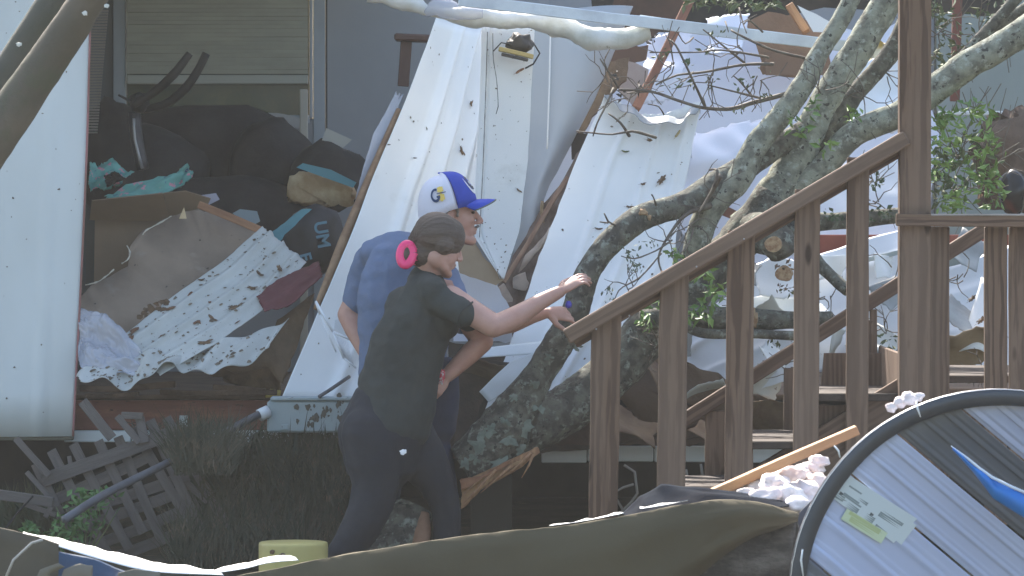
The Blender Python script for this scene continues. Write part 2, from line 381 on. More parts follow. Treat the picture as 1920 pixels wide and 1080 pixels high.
while zz < 3.0:
    if sm is None:
        sm = box('slat', (xa, IY-.045, zz), (xb, IY-.042, zz+.021), BL, win, 0); sm.rotation_euler.x = R(14)
        b0 = sm.location.copy()
    else:
        c = sm.copy(); sc.collection.objects.link(c); c.location = b0+Vector((0, 0, k*.0215)); c.rotation_euler = (R(14+random.uniform(-4, 4)), R(random.uniform(-.15, .15)), 0)
    zz += .0215; k += 1
box('window_post', (P(563, 0, IY).x, IY-.07, jt), (P(578, 0, IY).x, IY-.052, pz(168)), mat('pale_post', (.42, .4, .34), .6), home)
poly('window_ledge_paper', [(320, 205), (420, 214), (520, 212), (562, 222), (562, 240), (320, 228)], IY-.08, mat('pale_paper', (.33, .33, .32), .8), .002, home, 2)
# second blind, folded, at the left edge of the opening
bl = empty('window_blind', P(188, 250, 2.4), 'narrow brown window blind hanging edge-on beside the white corner siding', 'blind')
sm = None
for k in range(44):
    y = 22+k*5.3; xl = 168 if k < 25 else 166; xr = 204-k*.42
    if sm is None:
        sm = box('slat', (P(164, 0, 2.4).x, 2.38, P(0, y, 2.4).z), (P(203, 0, 2.4).x, 2.40, P(0, y-3.4, 2.4).z), mat('brown_slat', (.17, .15, .125), .6), bl, 0); b0 = sm.location.copy()
    else:
        c = sm.copy(); sc.collection.objects.link(c); c.location = b0+Vector((-(k*.3)*S(2.4), 0, -k*5.3*S(2.4))); c.scale.x = 1-k*.009; c.rotation_euler.y = R(random.uniform(-1.5, 1.5))
# roof over the left half (above the picture)
box('roof', (-3.8, 1.0, 3.15), (P(760, 0, 2).x, 6.3, 3.3), WHITE2, home)
box('ceiling', (-3.6, 1.4, 3.08), (P(760, 0, 2).x, 4.55, 3.13), GREYD, home)
# white corner siding at the left, pink edge trim
L0 = [(-260, -160, 1.3), (-260, 400, 1.3), (-260, 822, 1.3)]; R0 = [(172, -160, 1.3), (161, 300, 1.3), (136, 818, 1.3)]
def ribs(n, h, wdt=.12, ph=0):
    def f(u, v):
        t = (u*n+ph) % 1; d = abs(t-.5)*2
        return h*max(0, 1-max(0, d-wdt)/.25)
    return f
o, ev = loft('corner_siding', L0, R0, WHITE2, ribs(4, .008, .1, .15), 90, 12, .002, home, 0, .004, 2, ev=True)
EV = {'corner': ev}
tube('edge_trim', [(173, -160, 1.28), (162, 300, 1.28), (137, 818, 1.28)], [2.2]*3, mat('pink_stained_edge', (.36, .16, .16), .7, (.25, .12, .1), 6), home, 6)
box('siding_foot', (P(-260, 0, 1.3).x, 1.31, P(0, 826, 1.3).z), (P(135, 0, 1.3).x, 1.37, P(0, 818, 1.3).z), mat('dirty_foot', (.12, .12, .09), .9), home)
# ---------------------------------------------------------------- loose siding and boards in the middle
def sheet(name, L, Rr, mt, label, cat='metal panel', **k):
    o = loft(name, L, Rr, mt, **k)
    if isinstance(o, tuple): tag(o[0], label, cat); return o
    return tag(o, label, cat)
# panel A: big leaning corrugated panel
def profA(u, v):
    a = 0
    for c, w_, h in ((.38, .05, .03), (.47, .03, -.02), (.6, .05, .038), (.7, .04, -.03), (.82, .05, .04), (.93, .03, -.02)):
        a += h*math.exp(-((u-c)/w_)**2)
    return a*(1-.25*v)
A, EV['A'] = sheet('loose_siding', [(820, 30, 1.75), (742, 230, 1.5), (640, 480, 1.2), (522, 760, .95)], [(930, 70, 2.25), (915, 250, 2.0), (870, 480, 1.65), (775, 760, 1.15)], WHITE,
    'large white corrugated siding panel leaning behind the man, brown torn edge along its left side', prof=profA, nu=90, nv=30, dent=.012, seed=1, ev=True)
tube('torn_edge_board', [(748, 205, 1.56), (690, 340, 1.4), (640, 460, 1.27), (592, 580, 1.14)], [5, 8, 9, 5], mat('torn_brown_edge', (.34, .22, .13), .9, (.22, .13, .08), 9, bump=.6), A, 8, .04)
PLAS = mat('cloudy_plastic_film', (.6, .62, .68), .25, (.5, .52, .58), 4, bump=.8, bsc=10, alpha=.5, spec=.6)
tag(loft('plastic_film', [(742, 170, 1.62), (700, 250, 1.5), (676, 330, 1.42), (660, 400, 1.35)], [(756, 175, 1.6), (728, 250, 1.52), (705, 330, 1.45), (668, 402, 1.38)], PLAS, None, 10, 24, .001, None, .1, .02, 4),
    'strip of cloudy plastic film clinging to the left edge of the leaning panel', 'plastic film')
# panel B upright
B = sheet('loose_siding', [(903, 40, 1.12), (899, 160, 1.12), (892, 320, 1.12), (886, 440, 1.12), (938, 522, 1.12)], [(1003, 44, 1.2), (999, 130, 1.2), (990, 300, 1.2), (975, 430, 1.18), (944, 524, 1.14)], WHITE,
    'narrow upright white panel ending in a pointed tip, right of the blue cap', prof=lambda u, v: .007*math.exp(-((u-.1)/.03)**2)-.008*math.exp(-((u-.17)/.018)**2)+.03*max(0, .08-u), nu=60, nv=26, dent=.006, seed=5, rag=.02, ev=True)
B, EV['B'] = B
# panel C: smooth rolled grey-blue sheet
def profC(u, v): return .16*math.sin(u*math.pi*.8)-.12*u*u
C_ = sheet('rolled_sheet', [(985, 30, 1.95), (985, 240, 1.9), (960, 400, 1.85), (960, 480, 1.8)], [(1190, 10, 2.1), (1120, 180, 2.0), (1040, 330, 1.9), (975, 480, 1.85)], mat('smooth_grey_blue_sheet', (.4, .43, .46), .45, (.34, .37, .41), 1.5, bump=.03, bsc=6),
    'smooth grey-blue curved sheet hanging between the upright panel and the brown insulation', prof=profC, nu=40, nv=20, ev=True)[0]
DK_ = mat('dark_seam', (.12, .12, .12), .8)
for sp_ in ([(914, 60, 1.095), (911, 160, 1.095), (906, 300, 1.095), (899, 445, 1.095)], [(924, 62, 1.1), (925, 110, 1.1), (931, 150, 1.1), (934, 200, 1.1), (930, 214, 1.1)]): tube('seam', sp_, .8, DK_, B, 5, .02, lambda p, r: .001*noise.noise(p*90))
tube('seam', [(1032, 55, 1.86), (1030, 160, 1.83), (1026, 280, 1.8)], 1.6, WHITE, C_, 6)
# background: grey wall, dark roof void, pale ceiling boards
wallc = poly('ceiling_board', [(1125, 130), (1200, 20), (1330, 4), (1530, 40), (1620, 60), (1700, 40), (1760, 250), (1740, 420), (1640, 470), (1480, 500), (1290, 480), (1250, 300), (1120, 210)], (3.1, 0, -.0012), DRYW, .012, None, 5, 16, 3)
tag(wallc, 'large pale blue-white ceiling board fallen behind the twigs', 'wall board')
tag(poly('ceiling_board', [(1060, 190), (1140, 180), (1150, 300), (1070, 430), (1010, 470), (965, 540), (985, 400), (1020, 300), (1035, 265)], (2.3, 0, -.0006), DRYW, .01, None, 4, 14, 6), 'pale board with torn edge showing between the curved sheet and the ribbed panel', 'wall board')
tag(poly('dark_roof_felt', [(1100, -60), (1900, -60), (1900, 30), (1560, 12), (1400, 6), (1290, 8), (1270, 60), (1180, 96), (1120, 80)], 3.3, mat('black_roof_felt', (.03, .03, .028), .9, (.06, .05, .04), 4), .02, None, 6, 16, 9), 'black torn roof felt along the top behind the branches', 'roof felt')
tag(poly('roof_sheathing', [(1155, -30), (1310, -30), (1270, 30), (1225, 70), (1150, 110), (1140, 60)], (2.6, 0, 0), mat('dark_brown_sheathing', (.07, .045, .035), .85, (.1, .06, .045), 5), .015, None, 3, 12, 4), 'dark brown sheathing above the bent white beam end', 'board')
tag(poly('insulation_batt', [(1130, 120), (1180, 110), (1175, 150), (1130, 190), (1100, 240), (1062, 280), (1040, 268), (1062, 240), (1080, 200), (1120, 170)], (2.1, 0, -.0005), mat('brown_fibre', (.2, .14, .09), .9, (.13, .09, .06), 8, (.35, .65), bump=.7, bsc=30), .05, None, 3, 10, 7), 'strip of tan insulation running down beside the smooth curved sheet', 'insulation')
tag(poly('wall_board', [(1180, 115), (1216, 130), (1210, 170), (1188, 200), (1170, 185), (1150, 150), (1160, 120)], 2.35, mat('pinkish_board', (.42, .36, .34), .8, (.36, .3, .28), 5), .012, None, 2, 10, 8), 'small pinkish board scrap beside the sloping orange stud', 'board')
tag(poly('cardboard_sheet', [(1150, 90), (1216, 84), (1212, 112), (1160, 130), (1142, 190), (1118, 150), (1128, 110)], 2.5, mat('umber_board', (.13, .08, .06), .9), .01, None, 3, 9, 2), 'umber scrap of board beneath the bent beam end', 'board')
st = bar('wall_stud', (1308, -30, 2.2), (1192, 205, 1.95), .042, .05, mat('redwood_stud', (.33, .15, .09), .8, (.2, .09, .06), 6, bump=.5, stretch=(4, 4, .5)), wob=.01)
tag(st, 'sloping reddish wall stud from the top edge down to the ribbed panel', 'timber')
# tan opening right of the twigs
op = tag(poly('wall_board', [(1398, 45), (1440, 22), (1500, 30), (1545, 60), (1560, 130), (1500, 145), (1430, 140), (1425, 90)], 2.95, mat('tan_inner_board', (.32, .2, .13), .85, (.22, .14, .09), 3, (.35, .65), bump=.3), .02, None, 4, 12, 5), 'tan board with torn edge under the clear strip, behind the branches', 'board')
poly('lower_strip', [(1432, 98), (1500, 100), (1555, 104), (1556, 140), (1436, 141)], 2.9, mat('brown_inner', (.2, .13, .09), .85), .01, op, 2)
tag(bar('wall_stud', (1480, 10, 2.8), (1512, 60, 2.75), .04, .05, RAWW), 'short orange stud end above the tan board', 'timber')
tag(poly('siding_scrap', [(1495, 10), (1530, 26), (1590, 60), (1560, 64), (1525, 60)], 2.6, WHITE, .003, None, 1.5), 'pointed white scrap beside the short orange stud', 'metal scrap')
# panel D: ribbed panel with curled top
def profD(u, v):
    a = .014*math.exp(-((u-.3)/.03)**2)+.014*math.exp(-((u-.62)/.03)**2)+.012*math.exp(-((u-.88)/.03)**2)-.004
    return a+.05*max(0, (.06-v)/.06)**2
D, EV['D'] = sheet('loose_siding', [(1132, 184, 1.8), (1080, 300, 1.6), (1010, 480, 1.35), (965, 620, 1.15), (900, 790, .98)], [(1314, 198, 1.85), (1282, 360, 1.65), (1262, 500, 1.4), (1200, 600, 1.2), (1080, 790, 1.0)], WHITE,
    'wide white ribbed panel with curled torn top, leaning behind the fallen tree', prof=profD, nu=70, nv=44, dent=.02, seed=8, rag=.015, ev=True, warp=lambda u, v: Vector((0, -.02, -.075*math.sin(math.pi*min(1, u*1.02))**1.5))*max(0, 1-v*5))
tag(loft('curled_strip', [(1132, 180, 1.76), (1160, 188, 1.74), (1195, 211, 1.74), (1245, 222, 1.74), (1285, 214, 1.76), (1314, 196, 1.8)], [(1142, 192, 1.68), (1165, 203, 1.64), (1198, 226, 1.62), (1245, 235, 1.62), (1280, 227, 1.66), (1306, 212, 1.74)], mat('grey_underside', (.27, .29, .3), .5), lambda u, v: .012*math.sin(v*23), 6, 40, .002, None, .06), 'grey curled strip along the torn top of the ribbed panel', 'metal strip')
# brown torn planks between B and D
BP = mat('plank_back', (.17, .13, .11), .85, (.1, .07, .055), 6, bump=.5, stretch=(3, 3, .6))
tag(poly('torn_plank', [(1125, 250), (1108, 330), (1070, 420), (1030, 520), (1000, 640), (925, 640), (920, 575), (942, 520), (969, 470), (1010, 400), (1056, 338), (1080, 290)], (1.6, 0, -.0012), BP, .02, None, 3, 14, 11), 'dark brown torn plank along the left edge of the ribbed panel', 'plank')
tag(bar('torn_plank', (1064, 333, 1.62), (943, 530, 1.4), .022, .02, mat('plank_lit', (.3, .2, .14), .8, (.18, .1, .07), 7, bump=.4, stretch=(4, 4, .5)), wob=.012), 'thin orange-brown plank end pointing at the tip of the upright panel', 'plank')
PAP = mat('torn_paper', (.5, .42, .36), .9, (.38, .3, .25), 8)
for i, (pp, lab) in enumerate([([(1030, 425), (1012, 455), (985, 478), (972, 512), (985, 500), (1002, 478), (1035, 445)], 'strip of pale torn paper on the dark plank'),
                               ([(962, 520), (985, 510), (992, 530), (986, 545), (962, 540)], 'round scrap of pale torn paper on the dark plank'),
                               ([(925, 545), (945, 530), (962, 560), (950, 592), (934, 580), (918, 565)], 'crumpled paper scrap below the tip of the upright panel')]):
    tag(poly('torn_paper', pp, 1.45, PAP, .004, None, 2, 7, i, 1, .01), lab, 'paper')
tag(poly('cardboard_sheet', [(868, 395), (885, 440), (905, 480), (945, 525), (930, 535), (862, 512), (850, 450)], 1.15, mat('tan_sheet', (.4, .3, .2), .85, (.34, .25, .16), 3), .004, None, 1.5, 10, 3), "tan cardboard sheet in front of the man's chin", 'cardboard')
tag(poly('ceiling_board', [(850, 505), (930, 532), (955, 575), (960, 640), (850, 640)], 1.35, DRYW, .01, None, 3, 12, 2), 'blue-white board scrap below the tan cardboard', 'wall board')
poly('dark_box_end', [(1070, 250), (1108, 250), (1100, 290), (1072, 300)], 2.0, mat('dark_box', (.05, .04, .035), .9), .05, None, 1)
tag(bpy.data.objects['dark_box_end'], 'small dark socket box behind the top corner of the ribbed panel', 'box')
# broken lamp / nest on panel B
lamp = empty('porch_lamp', P(970, 100, 1.08), 'smashed yellow and black porch lamp hanging at the top of the upright panel', 'lamp')
vs = [];
rn = random.Random(3)
def lump(name, c, r, mt, parent, seed=0, amp=.3, sq=(1, 1, 1), sub=3):
    bm = bmesh.new(); bmesh.ops.create_icosphere(bm, subdivisions=sub, radius=1)
    for v in bm.verts:
        n_ = noise.noise(v.co*1.6+Vector((seed*4.7, 0, 0)))*amp+noise.noise(v.co*4+Vector((seed, 9, 0)))*amp*.4+noise.noise(v.co*9+Vector((seed, 2, 7)))*amp*.2
        v.co = Vector((v.co.x*r[0]*sq[0], v.co.y*r[1]*sq[1], v.co.z*r[2]*sq[2]))*(1+n_)
    me = bpy.data.meshes.new(name); bm.to_mesh(me); bm.free()
    return link(name, me, mt, parent, wld(c), True)
lump('lamp_body', (975, 82, 1.08), (.055, .04, .045), mat('burnt_metal', (.05, .045, .04), .6), lamp, 1, .5)
bar('lamp_bracket', (935, 92, 1.05), (1000, 108, 1.05), .02, .05, mat('yellow_bracket', (.5, .38, .15), .6), lamp, wob=.008)
bar('lamp_bracket', (940, 102, 1.04), (990, 114, 1.04), .014, .04, mat('burnt_metal', (.05, .05, .05)), lamp, wob=.008)
tube('wire', [(1000, 80, 1.05), (1012, 100, 1.04), (1000, 120, 1.05), (985, 128, 1.07)], 1.6, BLACK, lamp, 6)
tube('wire', [(925, 96, 1.05), (940, 80, 1.05), (960, 84, 1.05)], 1.2, BLACK, lamp, 6)
# bent white beam and clear strip across the top
bm1 = tube('bent_awning_beam', [(690, -12, .9), (760, 0, .9), (803, 20, .88), (850, 28, .88), (930, 36, .9), (1010, 40, .9), (1060, 55, .88), (1110, 72, .86), (1165, 72, .88), (1216, 58, .9)],
     [16, 17, 8, 15, 17, 18, 19, 18, 17, 13], mat('bent_white_aluminium', (.66, .66, .62), .4, (.45, .45, .38), 6, (.4, .7), (.2, .19, .12), 20, .66, .5, 12), None, 18, .015, lambda p, r: .02*noise.noise(p*8)+.012*abs(noise.noise(p*22)))
tag(bm1, 'bent creased white awning beam across the top above the blue cap', 'beam')
cs = bar('clear_strip', (860, 0, .7), (1620, 90, 1.0), .052, .012, mat('frosted_strip', (.62, .68, .72), .3, (.5, .55, .6), 6, (.4, .6), bump=.3, bsc=10, spec=.6), wob=.006)
tag(cs, 'long straight pale strip sloping across the top towards the branches', 'strip')
bar('crack_tape', (1198, 38, .86), (1240, 44, .86), .05, .004, WHITE, cs and None)
tag(bpy.data.objects['crack_tape'], 'small white clip fixed across the long pale strip', 'clip')
tube('crumpled_film', [(800, 25, .85), (822, 12, .82), (850, 22, .82), (905, 26, .84)], [6, 17, 20, 7], PLAS, None, 12, .02, lambda p, r: .02*noise.noise(p*16))
tag(bpy.data.objects['crumpled_film'], 'crumpled plastic film wrapped round the kink of the awning beam', 'plastic film')
# dark stool / shelf post inside
tb = empty('side_table', P(770, 200, 3.2), 'dark red-brown side table showing beside the grey wall', 'table')
bar('leg', (762, 78, 3.2), (756, 162, 3.2), .055, .05, mat('dark_red_wood', (.075, .035, .028), .5), tb)
bar('leg', (806, 78, 3.3), (800, 162, 3.3), .03, .05, mat('dark_red_wood', (0, 0, 0)), tb)
bar('top', (740, 70, 3.2), (830, 74, 3.2), .035, .2, mat('dark_red_wood', (0, 0, 0)), tb, bev=.008)

# ---------------------------------------------------------------- clutter inside the opening
sofa = empty('sofa', P(380, 380, 3.4), 'big black sofa piled with black bags behind the cardboard box', 'sofa')
lump('backrest', (390, 290, 3.5), (.52, .2, .26), BLACK, sofa, 2, .12)
lump('armrest', (510, 320, 3.3), (.22, .25, .26), BLACK, sofa, 4, .15)
lump('cushion', (270, 330, 3.3), (.33, .25, .25), DARKC, sofa, 5, .15)
lump('seat', (400, 420, 3.1), (.55, .3, .24), BLACK, sofa, 7, .12)
b2 = lump('black_bag', (620, 330, 3.0), (.2, .15, .17), DARKC, None, 8, .25); tag(b2, 'black bag slumped between the sofa and the leaning panel', 'bag')
b2 = lump('black_bag', (210, 290, 3.0), (.16, .15, .28), BLACK, None, 9, .2); tag(b2, 'tall black bag beside the narrow blind', 'bag')
tag(poly('paper_sheet', [(612, 240), (660, 262), (640, 280), (594, 290)], 3.0, mat('offwhite_sheet', (.42, .42, .38), .8), .003), 'off-white triangular sheet standing on the black bag', 'paper')
# exercise bike handlebar
bk = empty('exercise_bike', P(268, 360, 2.75), 'exercise machine with two upturned black handlebars and a steel column', 'exercise machine')
RUB = mat('black_rubber', (.018, .018, .018), .6)
tube('handlebar', [(252, 196, 2.7), (290, 172, 2.66), (325, 140, 2.6), (345, 115, 2.6), (356, 100, 2.6)], [7, 8, 9, 8, 7], RUB, bk, 10, .02)
tube('handlebar', [(262, 206, 2.8), (310, 195, 2.75), (348, 165, 2.72), (372, 130, 2.7), (387, 100, 2.7)], [7, 8, 9, 8, 8], RUB, bk, 10, .02)
lump('console', (262, 192, 2.75), (.05, .05, .05), RUB, bk, 3, .25)
tube('brake_lever', [(245, 190, 2.65), (222, 178, 2.62)], [3, 2], RUB, bk, 6)
tube('column', [(252, 212, 2.74), (256, 260, 2.74), (268, 318, 2.74)], [12, 12, 12], mat('dark_steel', (.05, .05, .055), .4, metal=.4), bk, 12)
tube('chrome_strip', [(251, 222, 2.70), (253, 262, 2.70), (267, 316, 2.70)], [2.5, 2.5, 3], mat('pale_steel', (.4, .4, .4), .35, metal=.5), bk, 6)
# floral cloth
TEAL = mat('teal_floral_cloth', (.16, .42, .37), .85, (.12, .33, .3), 5, (.4, .6), (.6, .28, .34), 22, .58, .3, 20, col3=(.05, .1, .22), sc3=16, mix3=(.64, .66))
def cloth(name, L, Rr, mt, label, cat, seed, amp=.03, thick=.004, nu=24, nv=24, rag=.06, parent=None):
    o = loft(name, L, Rr, mt, lambda u, v: amp*noise.noise(Vector((u*4, v*7, seed)))+amp*.5*math.sin(u*9+v*5+seed)+amp*.7*abs(noise.noise(Vector((u*11, v*13, seed+4)))), nu, nv, thick, parent, rag, 0, seed)
    if label: tag(o, label, cat)
    return o
cloth('floral_cloth', [(166, 308, 2.3), (166, 340, 2.2), (170, 360, 2.2)], [(215, 304, 2.4), (252, 325, 2.3), (225, 345, 2.2)], TEAL, 'teal floral cloth corner hanging against the white corner siding', 'cloth', 1)
cloth('floral_cloth', [(196, 372, 2.1), (262, 338, 2.15), (330, 324, 2.2), (352, 306, 2.2)], [(228, 382, 2.05), (292, 372, 2.1), (342, 352, 2.15), (362, 330, 2.2)], TEAL, 'teal floral cloth with frayed end spread over the cardboard box', 'cloth', 2)
cloth('black_rag', [(196, 330, 2.12), (216, 320, 2.1)], [(200, 352, 2.1), (236, 335, 2.1)], BLACK, 'small black rag lying between the two floral cloths', 'cloth', 3, .015)
# cardboard box
bx = empty('cardboard_box', P(240, 530, 2.1), 'open brown cardboard box between the corner siding and the torn hardboard', 'box')
poly('side', [(178, 410), (345, 412), (345, 530), (176, 535)], 2.2, CARD, .006, bx)
poly('flap', [(168, 412), (172, 376), (305, 362), (318, 414)], (2.05, 0, .003), CARD, .006, bx)
poly('flap', [(306, 362), (348, 358), (395, 372), (375, 415), (318, 414)], (2.1, 0, .002), CARD, .006, bx)
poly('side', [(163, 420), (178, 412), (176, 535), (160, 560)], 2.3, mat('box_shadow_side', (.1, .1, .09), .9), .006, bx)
# torn hardboard
hb = poly('torn_hardboard', [(344, 398), (372, 392), (430, 410), (500, 430), (480, 470), (420, 520), (350, 575), (310, 610), (240, 625), (150, 640), (148, 560), (170, 536), (205, 520), (240, 500), (244, 462), (268, 432), (310, 410)], (1.85, .0005, -.0022), BOARD, .006, None, 3, 12, 4, 1, .02)
tag(hb, 'large torn brown hardboard with pale ragged edge in front of the cardboard box', 'board')
hb2 = poly('torn_hardboard', [(150, 625), (260, 600), (320, 580), (330, 610), (232, 660), (170, 660), (150, 650)], (1.6, 0, -.002), BOARD, .006, None, 3, 12, 5, 1, .02)
tag(hb2, 'smaller brown hardboard piece above the cloudy plastic', 'board')
tube('torn_white_edge', [(322, 405, 1.78), (300, 418, 1.78), (274, 432, 1.78), (268, 440, 1.77)], 1.3, mat('gypsum', (.65, .6, .5), .9), hb, 5, .01, lambda p, r: .004*noise.noise(p*80))
tube('torn_white_edge', [(238, 460, 1.75), (244, 475, 1.73), (238, 488, 1.72), (228, 494, 1.71)], 1.2, mat('gypsum', (0, 0, 0)), hb, 5, .01, lambda p, r: .004*noise.noise(p*80))
tube('torn_white_edge', [(214, 505, 1.7), (196, 520, 1.69), (180, 530, 1.68), (160, 534, 1.67)], 1.2, mat('gypsum', (0, 0, 0)), hb, 5, .01, lambda p, r: .004*noise.noise(p*80))
poly('splinter', [(345, 388), (350, 410), (336, 410)], 1.7, mat('pale_chip', (.55, .42, .25), .8), .004, hb)
tag(bar('splintered_lath', (372, 385, 1.95), (488, 432, 1.85), .036, .015, mat('orange_lath', (.38, .2, .11), .8, (.28, .14, .08), 8, bump=.5, stretch=(4, 4, .6)), wob=.006), 'splintered orange lath lying on top of the torn hardboard', 'timber')
tag(poly('plastic_scrap', [(376, 366), (405, 362), (412, 374), (392, 384)], 2.1, mat('lilac_scrap', (.36, .35, .42), .7), .003), 'small lilac scrap at the right corner of the cardboard box', 'scrap')
tag(poly('glass_scrap', [(436, 400), (450, 392), (482, 396), (488, 415), (470, 425)], 2.05, mat('teal_grey_scrap', (.2, .25, .27), .5), .003), 'grey-teal scrap between the orange lath and the sofa', 'scrap')
# white ribbed sheet strewn with leaves
DIRTY_SHADE = mat('dirty_shade_toned_sheet', (.52, .53, .5), .6, (.4, .41, .38), 3, (.35, .7), (.2, .17, .13), 30, .7, .3, 14, det=9, col3=(.28, .25, .2), sc3=5, mix3=(.62, .8))  # dirt specks and stains over a base darkened for the interior shade
def profF(u, v): return .026*math.exp(-((u-.22)/.05)**2)+.024*math.exp(-((u-.5)/.04)**2)+.02*math.exp(-((u-.8)/.05)**2)
Fp, EV['F'] = sheet('loose_siding', [(492, 424, 1.75), (420, 490, 1.6), (320, 560, 1.45), (226, 632, 1.3)], [(575, 492, 1.5), (500, 575, 1.3), (405, 645, 1.15), (300, 705, 1.04)], DIRTY_SHADE,
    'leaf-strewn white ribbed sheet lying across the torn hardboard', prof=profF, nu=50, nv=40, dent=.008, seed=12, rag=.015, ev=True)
Gp, EV['G'] = sheet('loose_siding', [(140, 704, 1.1), (230, 668, 1.15), (330, 668, 1.15), (430, 640, 1.2), (540, 590, 1.25)], [(150, 712, 1.02), (240, 722, 1.0), (325, 684, 1.05), (400, 702, 1.05), (505, 655, 1.1)], DIRTY_SHADE,
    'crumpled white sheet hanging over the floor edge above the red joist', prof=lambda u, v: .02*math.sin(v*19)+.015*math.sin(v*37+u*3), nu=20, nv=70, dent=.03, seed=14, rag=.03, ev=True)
sheet('siding_scrap', [(498, 650, 1.05), (520, 618, 1.05)], [(496, 656, 1.0), (502, 648, 1.0)], WHITE2, 'bright upturned corner of white sheet under the red cloth', 'metal scrap', nu=6, nv=6)
cloth('plastic_bag', [(150, 575, 1.35), (200, 590, 1.3), (250, 640, 1.2), (285, 690, 1.12)], [(146, 660, 1.2), (150, 690, 1.15), (200, 700, 1.08), (270, 700, 1.05)], PLAS, 'torn cloudy plastic bag heaped on the crumpled white sheet', 'plastic bag', 5, .03, .0008, 60, 60)
cloth('red_cloth', [(480, 555, 1.35), (540, 515, 1.4), (598, 488, 1.45)], [(496, 586, 1.25), (540, 575, 1.3), (606, 520, 1.35)], mat('dark_red_cloth', (.15, .045, .05), .8, (.11, .035, .04), 4), 'dark red cloth draped over the leaf-strewn sheet', 'cloth', 6, .012)
# tan board below red cloth, insulation
tag(poly('torn_hardboard', [(520, 600), (590, 550), (560, 640), (530, 720), (505, 690), (440, 700), (420, 690), (500, 655)], (1.45, 0, -.001), mat('yellow_brown_board', (.24, .17, .11), .9, (.17, .12, .08), 5, (.35, .65), bump=.5), .012, None, 3, 12, 8, 1, .03), 'yellow-brown crumpled board left of the foot of the leaning panel', 'board')
def insul(pp, Y, lab, mt=TAN, sd=0, th=.05):
    tag(poly('insulation_batt', pp, Y, mt, th, None, 4, 8, sd, 1, .03), lab, 'insulation')
insul([(544, 330), (570, 322), (630, 338), (662, 352), (660, 385), (600, 384), (552, 380), (540, 352)], 2.3, 'tan insulation block below the teal strip', TAN, 3)
insul([(400, 655), (440, 662), (520, 668), (540, 700), (520, 735), (440, 720), (390, 700)], (1.7, 0, 0), 'brown insulation under the crumpled white sheet', mat('brown_insul', (.25, .17, .1), .95, (.16, .11, .07), 8, bump=.7), 5)
insul([(500, 733), (526, 732), (524, 746), (498, 745)], 1.4, 'small yellow insulation tuft by the foot of the leaning panel', mat('yellow_insul', (.5, .38, .1), .95), 6, .03)
tag(poly('foam_strip', [(556, 314), (568, 306), (620, 318), (668, 342), (662, 352), (600, 330)], 2.2, mat('teal_foam', (.08, .24, .28), .7), .03), 'teal foam strip on top of the tan insulation', 'foam')
tag(poly('teal_strip', [(506, 440), (540, 412), (566, 392), (585, 392), (560, 415), (522, 455)], 1.98, mat('bright_teal_cloth', (.12, .33, .38), .7, (.1, .27, .31), 6), .006, None, 2, 8), 'bright teal strip lying across the black printed bag', 'cloth')
jb_ = lump('printed_bag', (590, 450, 2.15), (.15, .1, .17), mat('black_bag_plastic', (.025, .026, .028), .5, (.04, .04, .045), 6), None, 11, .15)
tag(jb_, 'black bag printed with blue letters UM beside the leaning panel', 'bag')
def text(name, s, p, size, mt, rotz=0, parent=None, ext=.0006, roty=0, bold=0, tilt=0):
    cu = bpy.data.curves.new(name, 'FONT'); cu.body = s; cu.size = size; cu.extrude = ext; cu.align_x = 'CENTER'; cu.align_y = 'CENTER'; cu.offset = bold
    o = bpy.data.objects.new('tmp', cu); sc.collection.objects.link(o)
    bpy.context.view_layer.update(); dg = bpy.context.evaluated_depsgraph_get()
    me = bpy.data.meshes.new_from_object(o.evaluated_get(dg)); bpy.data.objects.remove(o)
    for v in me.vertices: v.co.z += 0
    o = link(name, me, mt, parent, wld(p)); o.rotation_euler = Euler((R(90), rotz, tilt), 'XYZ') if not roty else Euler((R(90), rotz, tilt))
    return o
LET = mat('blue_print', (.13, .27, .34), .6)
text('lettering', 'UM', (603, 440, 1.98), .085, LET, R(80), jb_, .001, bold=.002)
text('lettering', 'E', (572, 482, 1.98), .075, LET, R(75), jb_, .001, bold=.002)
# rubble on the floor edge and rubble under the crumpled sheet
rub = mat('rubble_brown', (.15, .1, .07), .9, (.08, .055, .04), 12, bump=.8)
for i, (a, b, w_) in enumerate([((150, 728), (330, 722), .03), ((300, 735), (520, 738), .025), ((160, 740), (260, 738), .02), ((400, 725), (498, 735), .025)]):
    tag(bar('broken_lath', (*a, 1.42), (*b, 1.4), w_, .04, rub, wob=.015), ['long brown lath on the floor edge under the crumpled sheet', 'brown lath on the floor edge left of the grey box', 'short brown lath at the left end of the floor edge', 'short broken lath beside the yellow tuft'][i], 'timber')
